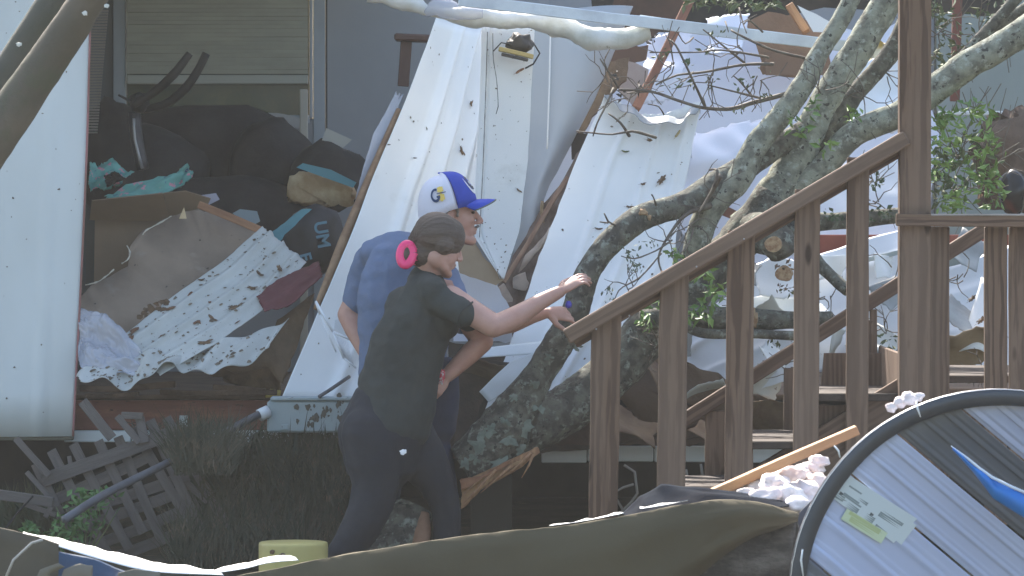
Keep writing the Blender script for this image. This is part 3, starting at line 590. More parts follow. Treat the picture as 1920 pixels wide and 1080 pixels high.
# ---------------------------------------------------------------- grey box, gutter, pipes
gb = empty('meter_box', P(580, 812, .7), 'pale grey metal box with muddy face at the foot of the leaning panel', 'box')
x0_, x1_ = P(500, 0, .7).x, P(705, 0, .7).x
GB = mat('grey_metal_box', (.33, .38, .38), .5, (.28, .33, .33), 4, (.35, .65), (.1, .09, .07), 26, .66, .15, 20, col3=(.13, .12, .1), sc3=4, mix3=(.66, .75))
box('body', (x0_, .7, P(0, 811, .7).z), (x1_, .85, P(0, 752, .7).z), GB, gb, .008)
box('lid', (x0_+.015, .69, P(0, 751, .7).z), (x1_, .86, P(0, 745, .7).z), GB, gb, .003)
box('latch', (P(526, 0, .7).x, .692, P(0, 806, .7).z), (P(540, 0, .7).x, .699, P(0, 796, .7).z), GB, gb, .002)
def _mud():
    rq = random.Random(4); MUD = mat('mud', (.1, .09, .07), .9)
    for k in range(26):
        a = rq.gauss(602, 22); b_ = rq.gauss(775, 11); q = rq.uniform(.003, .014)
        vs = [P(a, b_, .696)]+[P(a, b_, .696)+Vector((math.cos(t*.7)*q*rq.uniform(.5, 1.2), .001, math.sin(t*.7)*q*rq.uniform(.5, 1.9))) for t in range(9)]
        mk('mud_splash', vs, [(0, 1+i, 1+(i+1) % 9) for i in range(9)], MUD, gb)
_mud()
GP = mat('grey_plastic_pipe', (.11, .115, .13), .5, (.07, .07, .075), 4)
tag(tube('pipe', [(655, 706, .8), (620, 730, .72), (598, 744, .68)], [3.5, 3.5, 3.5], GP, None, 10), 'thin grey pipe running down the leaning panel onto the grey box', 'pipe')
pp = tag(tube('pipe', [(500, 770, .7), (470, 785, .65), (340, 855, .45), (200, 925, .25), (120, 975, .1)], [8, 7.5, 7, 8, 8], GP, None, 12), 'long grey plastic pipe sloping from the grey box down through the lattice', 'pipe')
tube('pipe_collar', [(503, 771, .7), (486, 779, .68)], [12, 12], mat('white_collar', (.6, .62, .62), .5), pp, 12)
# white wire rack behind the man's back
wr = empty('wire_shelf', P(640, 670, .75), "white wire shelf rack behind the man's back", 'rack')
WP = mat('white_wire', (.72, .74, .76), .4)
def rod(a, b, r, e=wr, n='rail', m=WP): return tube(n, [a, b], r, m, e, 6, 10)
rod((592, 565, .85), (624, 622, .8), 2.6); rod((624, 622, .8), (664, 640, .8), 2.2); rod((624, 622, .8), (645, 672, .78), 2.2); rod((645, 672, .78), (668, 690, .78), 2)
rod((592, 565, .85), (600, 590, .85), 2); rod((600, 590, .85), (630, 660, .8), 1.8)
for k in range(7): rod((627+k*4, 626+k*2.6, .8), (646+k*3, 670+k*3.0, .79), .9, n='wire')
poly('white_panel', [(628, 600), (662, 592), (664, 640), (626, 622)], .9, WP, .004, wr)
# lower middle scraps around the trunk
sheet('siding_scrap', [(880, 655, .9), (1010, 640, .9), (1080, 644, .9)], [(880, 672, .85), (1000, 664, .85), (1060, 668, .85)], WHITE2, 'bent white trim strip passing behind the trunk at hand height', 'metal scrap', nu=6, nv=12, dent=.01)
sheet('siding_scrap', [(905, 740, .8), (960, 680, .8), (1040, 655, .8)], [(920, 760, .75), (985, 720, .75), (1050, 670, .75)], WHITE2, 'crumpled white scrap between the woman and the trunk', 'metal scrap', nu=14, nv=16, dent=.05, seed=3)
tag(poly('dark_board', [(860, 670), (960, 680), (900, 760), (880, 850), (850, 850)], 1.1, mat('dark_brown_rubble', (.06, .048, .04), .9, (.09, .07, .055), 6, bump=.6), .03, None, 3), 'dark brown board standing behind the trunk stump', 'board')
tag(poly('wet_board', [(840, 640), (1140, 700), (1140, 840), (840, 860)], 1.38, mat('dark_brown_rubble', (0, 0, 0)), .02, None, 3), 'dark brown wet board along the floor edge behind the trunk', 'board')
# right side: panels behind the stairs
PB = mat('blue_white_panel', (.62, .65, .68), .45, (.52, .55, .58), 2, (.35, .7), (.14, .12, .1), 30, .7, .1, 10)
ribR = lambda u, v: .01*math.exp(-((u-.25)/.04)**2)+.01*math.exp(-((u-.6)/.04)**2)
sheet('loose_siding', [(1210, 680, 1.1), (1300, 600, 1.2), (1440, 500, 1.4), (1700, 430, 1.75)], [(1280, 760, .95), (1400, 740, 1.0), (1560, 690, 1.1), (1760, 620, 1.3)], PB, 'pale ribbed panel lying under the stair rail behind the balusters', prof=ribR, nu=50, nv=30, dent=.03, seed=21, rag=.02)
sheet('loose_siding', [(1700, 540, 1.5), (1780, 500, 1.6), (1960, 440, 1.7)], [(1740, 700, 1.2), (1820, 700, 1.2), (1980, 690, 1.2)], PB, 'pale panel seen between the last two balusters of the deck', prof=ribR, nu=30, nv=20, dent=.03, seed=22, rag=.02)
sheet('loose_siding', [(1798, 660, 1.0), (1840, 520, 1.2)], [(1850, 665, 1.0), (1880, 560, 1.2)], WHITE, 'bright white curved scrap of siding between the last two balusters', prof=lambda u, v: .04*math.sin(u*3), nu=12, nv=12, rag=.03)
sheet('loose_siding', [(1500, 330, 2.2), (1600, 300, 2.3), (1700, 280, 2.4)], [(1480, 480, 1.9), (1600, 470, 1.9), (1710, 460, 1.9)], PB, 'pale panel behind the top of the stair rail balusters', nu=20, nv=20, dent=.03, seed=24)
sheet('siding_scrap', [(1415, 490, 1.1), (1450, 478, 1.15), (1510, 500, 1.2)], [(1425, 550, 1.0), (1470, 560, 1.0), (1520, 540, 1.1)], WHITE, 'crumpled bright white scrap below the sawn branch end', 'metal scrap', nu=16, nv=16, dent=.07, seed=31, rag=.06)
sheet('siding_scrap', [(1330, 590, 1.15), (1440, 560, 1.15), (1540, 580, 1.2)], [(1340, 640, 1.0), (1440, 620, 1.0), (1560, 610, 1.1)], WHITE2, 'cream folded scrap lying over the horizontal branch', 'metal scrap', nu=16, nv=20, dent=.06, seed=33, rag=.05)
tag(box('red_beam', (P(1535, 0, 1.8).x, 1.8, P(0, 476, 1.8).z), (P(1960, 0, 1.8).x, 1.86, P(0, 440, 1.8).z), mat('red_painted_beam', (.33, .09, .06), .7, (.25, .06, .04), 3), None), 'red painted beam behind the balusters at the right', 'beam')
tag(bar('grey_trim', (1548, 505, 1.5), (1720, 465, 1.5), .022, .02, mat('grey_trim', (.35, .4, .4), .5)), 'grey-green trim strip below the red beam', 'trim')
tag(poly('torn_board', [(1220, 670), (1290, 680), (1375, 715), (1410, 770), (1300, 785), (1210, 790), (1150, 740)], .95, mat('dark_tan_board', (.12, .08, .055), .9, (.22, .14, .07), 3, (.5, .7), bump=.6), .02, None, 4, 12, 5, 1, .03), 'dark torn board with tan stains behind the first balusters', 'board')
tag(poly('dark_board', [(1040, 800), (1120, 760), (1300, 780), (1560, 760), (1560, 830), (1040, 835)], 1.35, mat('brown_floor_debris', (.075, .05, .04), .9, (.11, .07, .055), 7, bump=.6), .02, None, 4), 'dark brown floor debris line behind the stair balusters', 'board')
tag(poly('angled_board', [(1350, 380), (1410, 410), (1405, 425), (1345, 400)], 1.7, REDW, .02), 'short red-brown board end between the two forks of the tree', 'board')
# neighbour wall and backdrop at far right
NW = mat('grey_green_wall', (.3, .34, .32), .7, (.24, .28, .26), 2, (.35, .65), bump=.1, stretch=(1, 1, .4))
tag(poly('far_wall', [(1755, -60), (2300, -60), (2300, 700), (1755, 700)], 4.6, NW, .1), 'grey-green far wall at the right behind the green leaves', 'wall')
tag(box('far_rail', (P(1760, 0, 3.2).x, 3.2, P(0, 216, 3.2).z), (P(2100, 0, 3.2).x, 3.23, P(0, 208, 3.2).z), WHITE2), 'thin white rail high at the right behind the leaves', 'rail')
tag(bar('red_post', (1796, -40, 2.8), (1790, 190, 2.8), .045, .05, mat('red_post_paint', (.16, .06, .045), .8)), 'thin dark red post behind the branch at the upper right', 'post')
insul([(1640, 60), (1690, 130), (1700, 210), (1660, 200), (1630, 130)], 2.4, 'yellow and white insulation between the big limbs and the newel post', mat('yellow_white_insul', (.6, .55, .4), .95, (.4, .25, .05), 9, (.45, .6), bump=.6), 9, .04)
tag(poly('brown_heap', [(1850, 230), (1900, 215), (2000, 210), (2000, 400), (1850, 390), (1830, 300)], 2.6, mat('brown_heap', (.1, .07, .05), .9, (.16, .11, .08), 9, bump=.8), .1, None, 7, 14, 3, 1, .1), 'brown heap of debris at the right edge behind the leaves', 'debris')
cl = lump('black_machine', (1900, 360, 1.9), (.07, .1, .11), mat('black_gloss', (.02, .02, .02), .2), None, 3, .2); tag(cl, 'glossy black object with a bright glint at the right edge above the deck rail', 'machine')

# crumpled scraps packed behind the stairs and the tree
rc = random.Random(21)
CR = [('white', WHITE), ('dirty white', DIRTY_SHADE), ('brown', mat('brown_scrap', (.14, .09, .06), .85, (.2, .14, .09), 6, bump=.5)), ('grey', mat('grey_scrap', (.28, .3, .3), .6, (.2, .21, .21), 5)), ('tan', mat('tan_scrap', (.33, .24, .15), .85, (.24, .17, .1), 5))]
spots = [(1185, 800, 1.2, 40, 2, 'between the first and second stair balusters'), (1210, 745, 1.15, 34, 4, 'behind the second stair baluster'), (1320, 735, 1.0, 36, 1, 'between the second and third stair balusters, upper'), (1330, 812, 1.2, 36, 2, 'between the second and third stair balusters, lower'),
  (1440, 720, 1.0, 40, 1, 'between the third and fourth stair balusters'), (1450, 670, .9, 30, 0, 'beside the rear stair rail'), (1445, 780, 1.1, 34, 2, 'low behind the fourth stair baluster'), (1565, 640, 1.0, 34, 1, 'between the fourth and fifth stair balusters'), (1560, 500, 1.3, 30, 0, 'under the red beam'),
  (1655, 560, 1.2, 34, 3, 'left of the newel post, middle'), (1650, 640, 1.1, 36, 1, 'left of the newel post, lower'), (1655, 500, 1.4, 26, 0, 'left of the newel post just under the red beam'), (1815, 470, 1.4, 34, 3, 'right of the newel post under the deck rail'), (1800, 590, 1.1, 30, 3, 'right of the newel post, middle'),
  (1810, 650, 1.0, 36, 4, 'right of the newel post at deck level'), (1430, 580, 1.0, 26, 1, 'on the horizontal branch'), (1390, 520, .95, 24, 3, 'between the sawn stubs and the third baluster'), (1620, 690, 1.0, 26, 2, 'over the stair side board'), (1300, 640, 1.0, 26, 3, 'left of the horizontal branch'), (1250, 690, .9, 26, 2, 'beside the second baluster top'),
  (930, 610, 1.2, 24, 2, 'under the man chin level beside the trunk'), (905, 700, 1.0, 30, 2, 'between the woman and the trunk, dark side'), (1035, 400, 1.7, 18, 4, 'on the dark torn plank'), (640, 60, 3.9, 0, 0, '')]
for i, (x, y, Y, r, c, lab) in enumerate(spots):
    if not r: continue
    a0 = rc.uniform(0, 3.1); w_ = r*rc.uniform(1.0, 1.6); h_ = r*rc.uniform(.4, .8); ca, sa = math.cos(a0), math.sin(a0)
    q = lambda u, v: (x+u*w_*ca-v*h_*sa, y+u*w_*sa*.7+v*h_*ca, Y-.12*v)
    sheet('crumpled_scrap', [q(-1, -1), q(-.9, -.1), q(-1.1, 1)], [q(1, -.8), q(.8, .1), q(1.1, .9)], CR[c][1], 'crumpled '+CR[c][0]+' scrap '+lab, 'debris', nu=14, nv=14, dent=.09, seed=i+40, rag=.14, thick=.003)

lc = empty('leaf_clump', P(290, 585, 1.6), 'dark wet leaf clump on the hardboard at the upper edge of the strewn sheet', 'leaves')
for k in range(16):
    x, y = 262+k*3.6+rc.uniform(-8, 8), 592-k*1.7+rc.uniform(-9, 9); q = rc.uniform(.008, .022); c_ = P(x, y, 1.42-.003*k)
    v_ = [c_]+[c_+Vector((math.cos(t*.78)*q*rc.uniform(.5, 1.4), -.004+.006*rc.random(), math.sin(t*.78)*q*rc.uniform(.4, 1.0))) for t in range(8)]
    mk('leaf', v_, [(0, 1+i, 1+(i+1) % 8) for i in range(8)], DEADL, lc)

for i, (L_, R_, m_, lab) in enumerate([
    ([(1215, 70, 2.9), (1205, 130, 2.75), (1185, 200, 2.6)], [(1300, 62, 2.95), (1290, 120, 2.8), (1262, 185, 2.65)], DRYW, 'tilted blue-white board scrap right of the sloping reddish stud'),
    ([(1300, 250, 2.6), (1290, 310, 2.4), (1275, 360, 2.3)], [(1440, 225, 2.7), (1400, 290, 2.5), (1350, 340, 2.4)], DRYW, 'bent blue-white board scrap right of the ribbed panel edge'),
    ([(1330, 20, 2.8), (1335, 60, 2.7), (1325, 92, 2.6)], [(1405, 30, 2.85), (1400, 58, 2.75), (1392, 88, 2.65)], DRYW, 'small blue-white board scrap under the dark roof felt'),
    ([(1600, 110, 2.2), (1610, 180, 2.1), (1600, 240, 2.0)], [(1685, 100, 2.3), (1690, 190, 2.2), (1685, 250, 2.1)], WHITE, 'white scrap behind the limbs left of the newel post')]):
    sheet('board_scrap', L_, R_, m_, lab, 'wall board', nu=20, nv=20, dent=.1, seed=60+i, rag=.12, thick=.008)
# ---------------------------------------------------------------- the fallen tree
tree = empty('fallen_tree', P(980, 880, .35), 'fallen lichen-covered tree with a splintered butt lying across the home and stairs', 'tree')
def barkf(p, r): return r*(.12*noise.noise(p*5)+.07*noise.noise(p*16)+.05*noise.noise(p*42))
def limb(name, pts, r, m=BARK, seg=26, step=.02, par=tree): return tube(name, pts, r, m, par, seg, step, barkf)
limb('trunk', [(866, 874, .32), (890, 858, .32), (920, 832, .32), (950, 795, .32), (985, 742, .32), (1012, 700, .32), (1048, 642, .31), (1076, 590, .3), (1090, 550, .3)], [38, 46, 51, 50, 36, 28, 29, 27, 24], BARKD, 36, .015)
limb('limb', [(1084, 565, .3), (1100, 520, .3), (1125, 478, .32), (1165, 435, .36), (1210, 405, .42), (1275, 385, .5), (1335, 352, .6), (1420, 300, .7), (1490, 255, .8), (1560, 218, .9)], [25, 24, 24, 25, 25, 24, 27, 22, 20, 18], BARKD)
limb('trunk', [(915, 842, .38), (955, 818, .4), (1020, 788, .44), (1085, 752, .5), (1150, 695, .55), (1205, 640, .6), (1268, 572, .6), (1335, 505, .65), (1395, 440, .7), (1447, 370, .75)], [42, 48, 46, 45, 45, 45, 44, 42, 38, 34], BARKD, 36, .02)
limb('limb', [(1395, 440, .72), (1447, 370, .76), (1475, 325, .8), (1502, 285, .82), (1535, 210, .86), (1604, 100, .92), (1665, 0, .96), (1712, -80, 1.0)], [38, 34, 31, 29, 28, 29, 28, 26])
limb('limb', [(1305, 490, .6), (1312, 440, .6), (1338, 385, .6), (1385, 335, .6), (1420, 270, .62), (1478, 200, .64), (1512, 150, .66), (1537, 100, .68), (1575, 40, .7), (1605, -20, .71), (1625, -60, .72)], [26, 26, 25, 25, 22, 22, 20, 18, 17, 16, 15])
limb('limb', [(1390, 430, .8), (1450, 380, .8), (1540, 318, .8), (1600, 252, .8), (1700, 206, .78), (1800, 130, .76), (1870, 90, .75), (1980, 20, .75)], [32, 28, 24, 24, 25, 27, 27, 25])
limb('limb', [(1480, 320, 1.0), (1535, 255, 1.02), (1600, 180, 1.05), (1670, 100, 1.1), (1700, 40, 1.12)], [40, 34, 18, 18, 17], BARKD)
limb('limb', [(1700, 190, 1.1), (1780, 130, 1.1), (1850, 60, 1.1), (1920, -20, 1.1)], [11, 11, 12, 12], BARKD, 14)
limb('limb', [(1790, 130, 1.2), (1860, 60, 1.2), (1960, -10, 1.2)], [8, 10, 12], BARKD, 12)
limb('branch', [(1200, 600, .5), (1300, 594, .5), (1400, 598, .5), (1500, 600, .52), (1560, 596, .55)], [20, 22, 22, 16, 12], BARKD, 16)
limb('branch', [(1290, 560, .6), (1300, 620, .4), (1420, 626, .4), (1530, 632, .4)], [14, 9, 9, 9], BARKD, 12)
limb('branch', [(1400, 400, .9), (1480, 410, .9), (1560, 415, .95), (1700, 402, 1.0)], [30, 22, 16, 14], BARKD, 16)
limb('branch', [(1480, 430, .8), (1540, 500, .7), (1590, 545, .6)], [24, 13, 11], BARKD, 14)
limb('branch', [(1400, 430, .75), (1450, 445, .5), (1470, 470, .5)], [40, 34, 30], BARKD, 18)
limb('branch', [(1330, 385, .55), (1290, 400, .45), (1262, 430, .4), (1235, 480, .35), (1245, 520, .3)], [8, 4, 3, 2, 1.5], TWIG, 8)
# sawn ends
for (c, r, pr) in [((1450, 458, .3), 15, tree), ((1470, 514, .3), 15, tree)]:
    vs, fs = ring_tube([P(c[0], c[1], c[2]), P(c[0]+3, c[1]-2, c[2]+.2)], [r*S(.3), r*S(.3)*.9], 18, lambda p, q: .012*noise.noise(p*26))
    mk('sawn_stub', vs, fs, mat('pale_sawn_wood', (.42, .3, .17), .8, (.25, .14, .07), 40, (.4, .6), bump=.8), pr)
lump('peeled_bark_patch', (1206, 398, .345), (.018, .012, .014), mat('pale_sawn_wood', (0, 0, 0)), tree, 2, .7); lump('peeled_bark_patch', (1218, 408, .34), (.008, .01, .012), mat('pale_sawn_wood', (0, 0, 0)), tree, 3, .7)
lump('peeled_bark_patch', (1415, 600, .41), (.012, .012, .04), mat('pale_sawn_wood', (0, 0, 0)), tree, 5, .9)
# splintered butt
for i, pp in enumerate([[(862, 900), (905, 895), (960, 862), (1008, 838), (1012, 848), (985, 868), (965, 884), (940, 888), (905, 914), (872, 950), (864, 954), (867, 925)], [(866, 912), (910, 900), (955, 874), (1000, 848), (960, 876), (925, 898), (885, 930), (866, 950)], [(864, 898), (900, 893), (935, 874), (965, 858), (930, 884), (890, 905), (866, 918)]]):
    poly('splintered_wood', pp, .2-.035*i, [SPLW, mat('pale_fresh_wood', (.6, .38, .2), .7, (.45, .26, .13), 9, bump=.8, bsc=60), mat('brown_inner_bark', (.3, .14, .07), .8, (.2, .09, .05), 9, bump=.8)][i], .05, tree, 2, 5, 3+i)
for a, b, r in (((1000, 852, .12), (978, 896, .1), 2.6), ((995, 850, .12), (952, 890, .1), 3.2), ((985, 862, .12), (935, 900, .11), 2.5), ((960, 872, .11), (900, 925, .1), 3), ((930, 880, .11), (868, 945, .1), 3.4), ((905, 892, .11), (866, 930, .1), 2.5)):
    tube('splinter', [a, ((a[0]+b[0])/2+3, (a[1]+b[1])/2-2, a[2]), b], [r, r*.8, .5], SPLW, tree, 6)
# lichen rosettes standing proud on the butt
LICH = mat('pale_lichen', (.2, .235, .19), .9, (.13, .15, .12), 22, (.4, .6), bump=.5, bsc=60)
rnd = random.Random(11)
def blot(name, c, r, mt, parent, nrm=Vector((0, -1, 0)), seed=0, th=.002, sp=.45):
    n = 22; c = wld(c); x = Vector((1, 0, 0)); x = (x-nrm*x.dot(nrm)).normalized(); y = nrm.cross(x)
    vs = [c+nrm*th]; 
    for k in range(n):
        a = 2*math.pi*k/n; q = r*(1+sp*noise.noise(Vector((math.cos(a)*1.6, math.sin(a)*1.6, seed*3.3)))+sp*.4*noise.noise(Vector((math.cos(a)*5, math.sin(a)*5, seed))))
        vs.append(c+x*math.cos(a)*q+y*math.sin(a)*q*.8-nrm*.004)
    return mk(name, vs, [(0, 1+k, 1+(k+1) % n) for k in range(n)], mt, parent, True)
for i, (x, y, r, Y) in enumerate([(905, 832, 19, .21), (872, 868, 13, .22), (935, 868, 17, .22), (920, 805, 12, .2), (955, 820, 15, .21), (890, 860, 11, .21), (948, 790, 9, .2), (985, 805, 14, .23), (965, 745, 8, .21), (1010, 765, 11, .24), (1000, 720, 8, .22), (978, 848, 13, .24), (1030, 670, 8, .23), (1080, 650, 9, .31)]):
    blot('lichen_patch', (x, y, Y), r*S(.2), LICH, tree, Vector((rnd.uniform(-.2, .2), -1, rnd.uniform(-.1, .3))).normalized(), i, sp=1.3)
# log under the woman
lg = empty('broken_log', P(750, 1010, .9), 'lichen-covered log end between the legs of the woman', 'log')
limb('bark', [(778, 950, .2), (762, 985, .18), (738, 1040, .15), (715, 1090, .12)], [34, 46, 50, 52], BARKD, 26, .02, lg)
limb('bare_wood', [(794, 962, .13), (790, 1000, .1), (782, 1050, .08)], [10, 17, 20], mat('orange_bare_wood', (.32, .17, .1), .8, (.22, .12, .07), 6), 14, .02, lg)
# twigs and leaves against the pale board
def twig(pts, r0, r1, par=tree): 
    n = len(pts); return tube('twig', [(x, y, Y) for x, y, Y in pts], [r0+(r1-r0)*i/(n-1) for i in range(n)], TWIG, par, 6, .03, lambda p, r: .0015*noise.noise(p*60))
TW = [([(1490, 170), (1474, 176), (1407, 194), (1370, 204), (1318, 202), (1270, 188), (1222, 172), (1160, 168)], 5, 2.5), ([(1450, 120), (1430, 120), (1389, 122), (1322, 135), (1270, 141), (1230, 159)], 3.5, 1.6),
      ([(1396, 118), (1355, 85), (1318, 55)], 2.6, 1.2), ([(1440, 108), (1426, 105), (1352, 94), (1307, 98), (1218, 98)], 2.8, 1.2), ([(1322, 200), (1296, 144), (1267, 85), (1250, 72)], 2.8, 1.2),
      ([(1426, 184), (1370, 170), (1326, 159)], 2.5, 1), ([(1518, 111), (1444, 92), (1378, 61), (1372, 56)], 3, 1.5), ([(1230, 258), (1185, 246), (1148, 252), (1081, 246)], 3, 1.2), ([(1180, 255), (1163, 230), (1141, 213)], 3, 1.4),
      ([(1150, 165), (1140, 190), (1120, 230), (1112, 255)], 2.4, 1.5), ([(1160, 165), (1138, 130), (1125, 110)], 2.4, 1.2), ([(1410, 180), (1385, 150), (1375, 142)], 2.2, 1), ([(1300, 70), (1285, 82), (1270, 60)], 1.6, 1),
      ([(1386, 15), (1392, 40), (1400, 62)], 1.8, 1), ([(1360, 40), (1366, 60)], 1.5, 1), ([(1430, 60), (1405, 38), (1395, 45)], 2, 1.2), ([(1300, 135), (1285, 150), (1276, 155)], 1.6, 1), ([(1245, 215), (1235, 200), (1215, 195)], 1.5, 1),
      ([(1350, 330), (1335, 360), (1310, 400)], 6, 2), ([(1340, 350), (1345, 320), (1330, 318)], 4, 1.5), ([(1160, 425), (1140, 415), (1133, 400)], 2.5, 1.2), ([(1140, 418), (1125, 416)], 1.6, 1), ([(1230, 385), (1226, 372), (1222, 365)], 2, 1),
      ([(1240, 475), (1200, 520), (1160, 545), (1145, 590)], 2, 1), ([(1260, 450), (1230, 470), (1190, 485), (1165, 480)], 2, 1), ([(1300, 430), (1290, 460), (1270, 480)], 2, 1.2)]
for pts, a, b in TW:
    d = .68 if pts[0][1] < 300 else .3
    twig([(x, y, d+.25*math.sin(i*1.3+a)*.3) for i, (x, y) in enumerate(pts)], a, b)
# smaller branching twigs everywhere in the crown (random walk)
rnd = random.Random(5)
def spray(x, y, Y, n, L, spread=60, r=1.3, dirs=None):
    vs, fs = [], []
    for _ in range(n):
        a = rnd.uniform(0, 6.28) if dirs is None else R(rnd.gauss(dirs, spread)); px, py = x+rnd.uniform(-8, 8), y+rnd.uniform(-8, 8); yy = Y+rnd.uniform(-.05, .05); pts = [P(px, py, yy)]
        for s in range(5):
            a += rnd.gauss(0, .35); px += math.cos(a)*L/5; py -= math.sin(a)*L/5; yy += rnd.uniform(-.03, .03); pts.append(P(px, py, yy))
            if s == 2 and rnd.random() < .7:
                q = [pts[-1]]; b = a+rnd.choice((-1, 1))*.8
                for s2 in range(3): q.append(q[-1]+Vector((math.cos(b), rnd.uniform(-.2, .2), math.sin(b)))*L/6*S(Y))
                v2, f2 = ring_tube(q, [r*S(Y)*.7]*4, 5); f2 = [tuple(i+len(vs) for i in f) for f in f2]; vs += v2; fs += f2
        v2, f2 = ring_tube(pts, [r*S(Y)*(1-.12*k) for k in range(6)], 5); f2 = [tuple(i+len(vs) for i in f) for f in f2]; vs += v2; fs += f2
    o = mk('twig_spray', vs, fs, TWIG, tree); o['kind'] = 'stuff'; return o
for a in [(1330, 140, .66, 7, 80), (1260, 120, .66, 6, 70), (1390, 90, .7, 6, 70), (1180, 180, 1.4, 7, 60), (1540, 170, .6, 5, 60), (1140, 150, 1.5, 6, 60), (1330, 350, .5, 5, 70), (1290, 430, .4, 6, 60), (1620, 180, .8, 6, 80), (1660, 140, 1.2, 5, 60), (1800, 290, .9, 9, 110), (1850, 260, 1.0, 9, 100), (1790, 350, .9, 7, 90), (1880, 300, .9, 6, 100), (1640, 380, 1.2, 8, 70), (1640, 340, 1.2, 6, 60), (1680, 500, .9, 5, 60), (1800, 520, .9, 5, 60),
          (1550, 560, .6, 5, 50), (1660, 620, .8, 6, 50), (1480, 690, .6, 6, 50), (1230, 650, .3, 6, 50), (1180, 540, .2, 5, 45), (1760, 60, 1.2, 8, 90), (1840, 60, 1.3, 6, 90), (1250, 450, .3, 5, 50), (1420, 150, .6, 6, 60), (1780, 160, 1.3, 6, 60), (1840, 690, .5, 10, 40), (1380, 560, .3, 4, 30)]: spray(*a)
# leaves
def leaves(pts, n, size, mt, seed, droop=.2, Y=.6, asp=.42):
    cs = [(P(x, y, Y), (rx*S(Y), .12, ry*S(Y))) for x, y, rx, ry in pts]
    o = leafcloud('leaf_cluster', cs, n, size, mt, tree, seed, droop, asp); o['kind'] = 'stuff'; return o
leaves([(1330, 98, 22, 14), (1335, 155, 14, 18), (1385, 160, 20, 15), (1295, 150, 12, 14), (1380, 205, 14, 8), (1292, 118, 14, 12)], 42, .034, LEAFD, 1, 0, .62)
leaves([(1240, 100, 20, 14), (1270, 160, 24, 12), (1420, 130, 24, 12), (1350, 60, 24, 12), (1440, 180, 20, 10)], 40, .026, LEAFD, 21, 0, .62)
leaves([(1152, 140, 10, 14), (1165, 180, 22, 12), (1200, 165, 14, 10), (1215, 70, 16, 8)], 40, .034, mat('dark_curled_leaf', (.05, .045, .04), .8), 2, 0, 1.4)
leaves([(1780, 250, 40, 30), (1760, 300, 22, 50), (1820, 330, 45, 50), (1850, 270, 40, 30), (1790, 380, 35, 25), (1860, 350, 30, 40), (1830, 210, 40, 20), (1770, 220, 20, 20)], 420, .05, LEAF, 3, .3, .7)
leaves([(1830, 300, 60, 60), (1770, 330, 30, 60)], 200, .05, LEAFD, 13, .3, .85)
leaves([(1520, 200, 16, 22), (1500, 240, 20, 14), (1600, 215, 20, 12), (1550, 275, 16, 14), (1485, 225, 14, 14)], 75, .045, LEAF, 4, .1, .6)
leaves([(1310, 510, 24, 16), (1340, 545, 20, 16), (1230, 560, 26, 22), (1290, 590, 30, 14), (1325, 575, 16, 25), (1210, 600, 14, 18), (1265, 475, 14, 10)], 150, .05, LEAF, 5, .4, .28)
leaves([(1140, 545, 12, 14), (1180, 470, 16, 30), (1195, 500, 14, 10), (1215, 455, 20, 10), (1150, 565, 18, 8), (1185, 500, 8, 20)], 90, .026, mat('grey_green_leaf', (.1, .13, .08), .7), 6, .6, .2)
leaves([(1650, 400, 30, 14), (1560, 405, 30, 14), (1560, 350, 18, 14), (1640, 340, 26, 16)], 110, .03, mat('moss', (.07, .1, .05), .9), 7, 0, .85, .6)
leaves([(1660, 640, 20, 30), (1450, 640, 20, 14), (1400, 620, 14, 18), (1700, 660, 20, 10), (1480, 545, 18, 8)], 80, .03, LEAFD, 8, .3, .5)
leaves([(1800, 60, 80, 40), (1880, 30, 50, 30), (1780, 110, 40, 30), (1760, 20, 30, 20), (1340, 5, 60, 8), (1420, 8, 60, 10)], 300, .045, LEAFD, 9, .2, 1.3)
leaves([(1470, 500, 20, 8), (1465, 540, 14, 8)], 20, .03, DEADL, 10, .2, .25)
# ---------------------------------------------------------------- broken lattice, weeds under the home
lat = empty('broken_lattice', P(220, 1000, .8), 'broken grey wooden lattice skirting tilted under the home', 'lattice')
LW = mat('grey_lattice_wood', (.15, .13, .118), .85, (.105, .092, .082), 6, (.35, .65), bump=.5, stretch=(4, 4, .6))
def lath(x1, y1, x2, y2, w_, Y=.8): bar('lath', (x1, y1, Y), (x2, y2, Y-.02), w_, .012, LW, lat, bev=.001, wob=.004)
rl = random.Random(8)
lath(80, 902, 335, 808, .06, .76)
for k in range(5):
    x, y = 110+k*19, 936+k*31; lath(x-rl.uniform(0, 30), y+rl.uniform(-3, 3), x+rl.uniform(170, 225), y-rl.uniform(74, 88)+k*2, .05, .80)
for k in range(8):
    x, y = 72+k*36, 878-k*10; lath(x+rl.uniform(-14, 6), y-rl.uniform(5, 34), x+rl.uniform(84, 112), y+rl.uniform(150, 185), .043, .785)
for a in [(30, 822, 92, 892, .03, .74), (50, 885, 110, 950, .022, .74), (45, 945, 105, 965, .022, .74), (105, 935, 85, 970, .022, .74), (130, 855, 138, 895, .018), (320, 880, 390, 940, .03)]: lath(*a)
lath(155, 752, 210, 822, .045, .75); lath(220, 780, 262, 830, .03, .75); lath(262, 782, 272, 830, .04, .75); lath(228, 778, 268, 780, .03, .75)
tag(bar('plank', (-20, 925, .6), (100, 942, .6), .045, .03, LW), 'short grey plank entering from the left edge beside the lattice', 'plank')
tag(tube('cable', [(5, 1000, .5), (30, 965, .5), (62, 930, .5)], 2, BLACK, None, 6), 'thin dark cable hanging left of the lattice', 'cable')
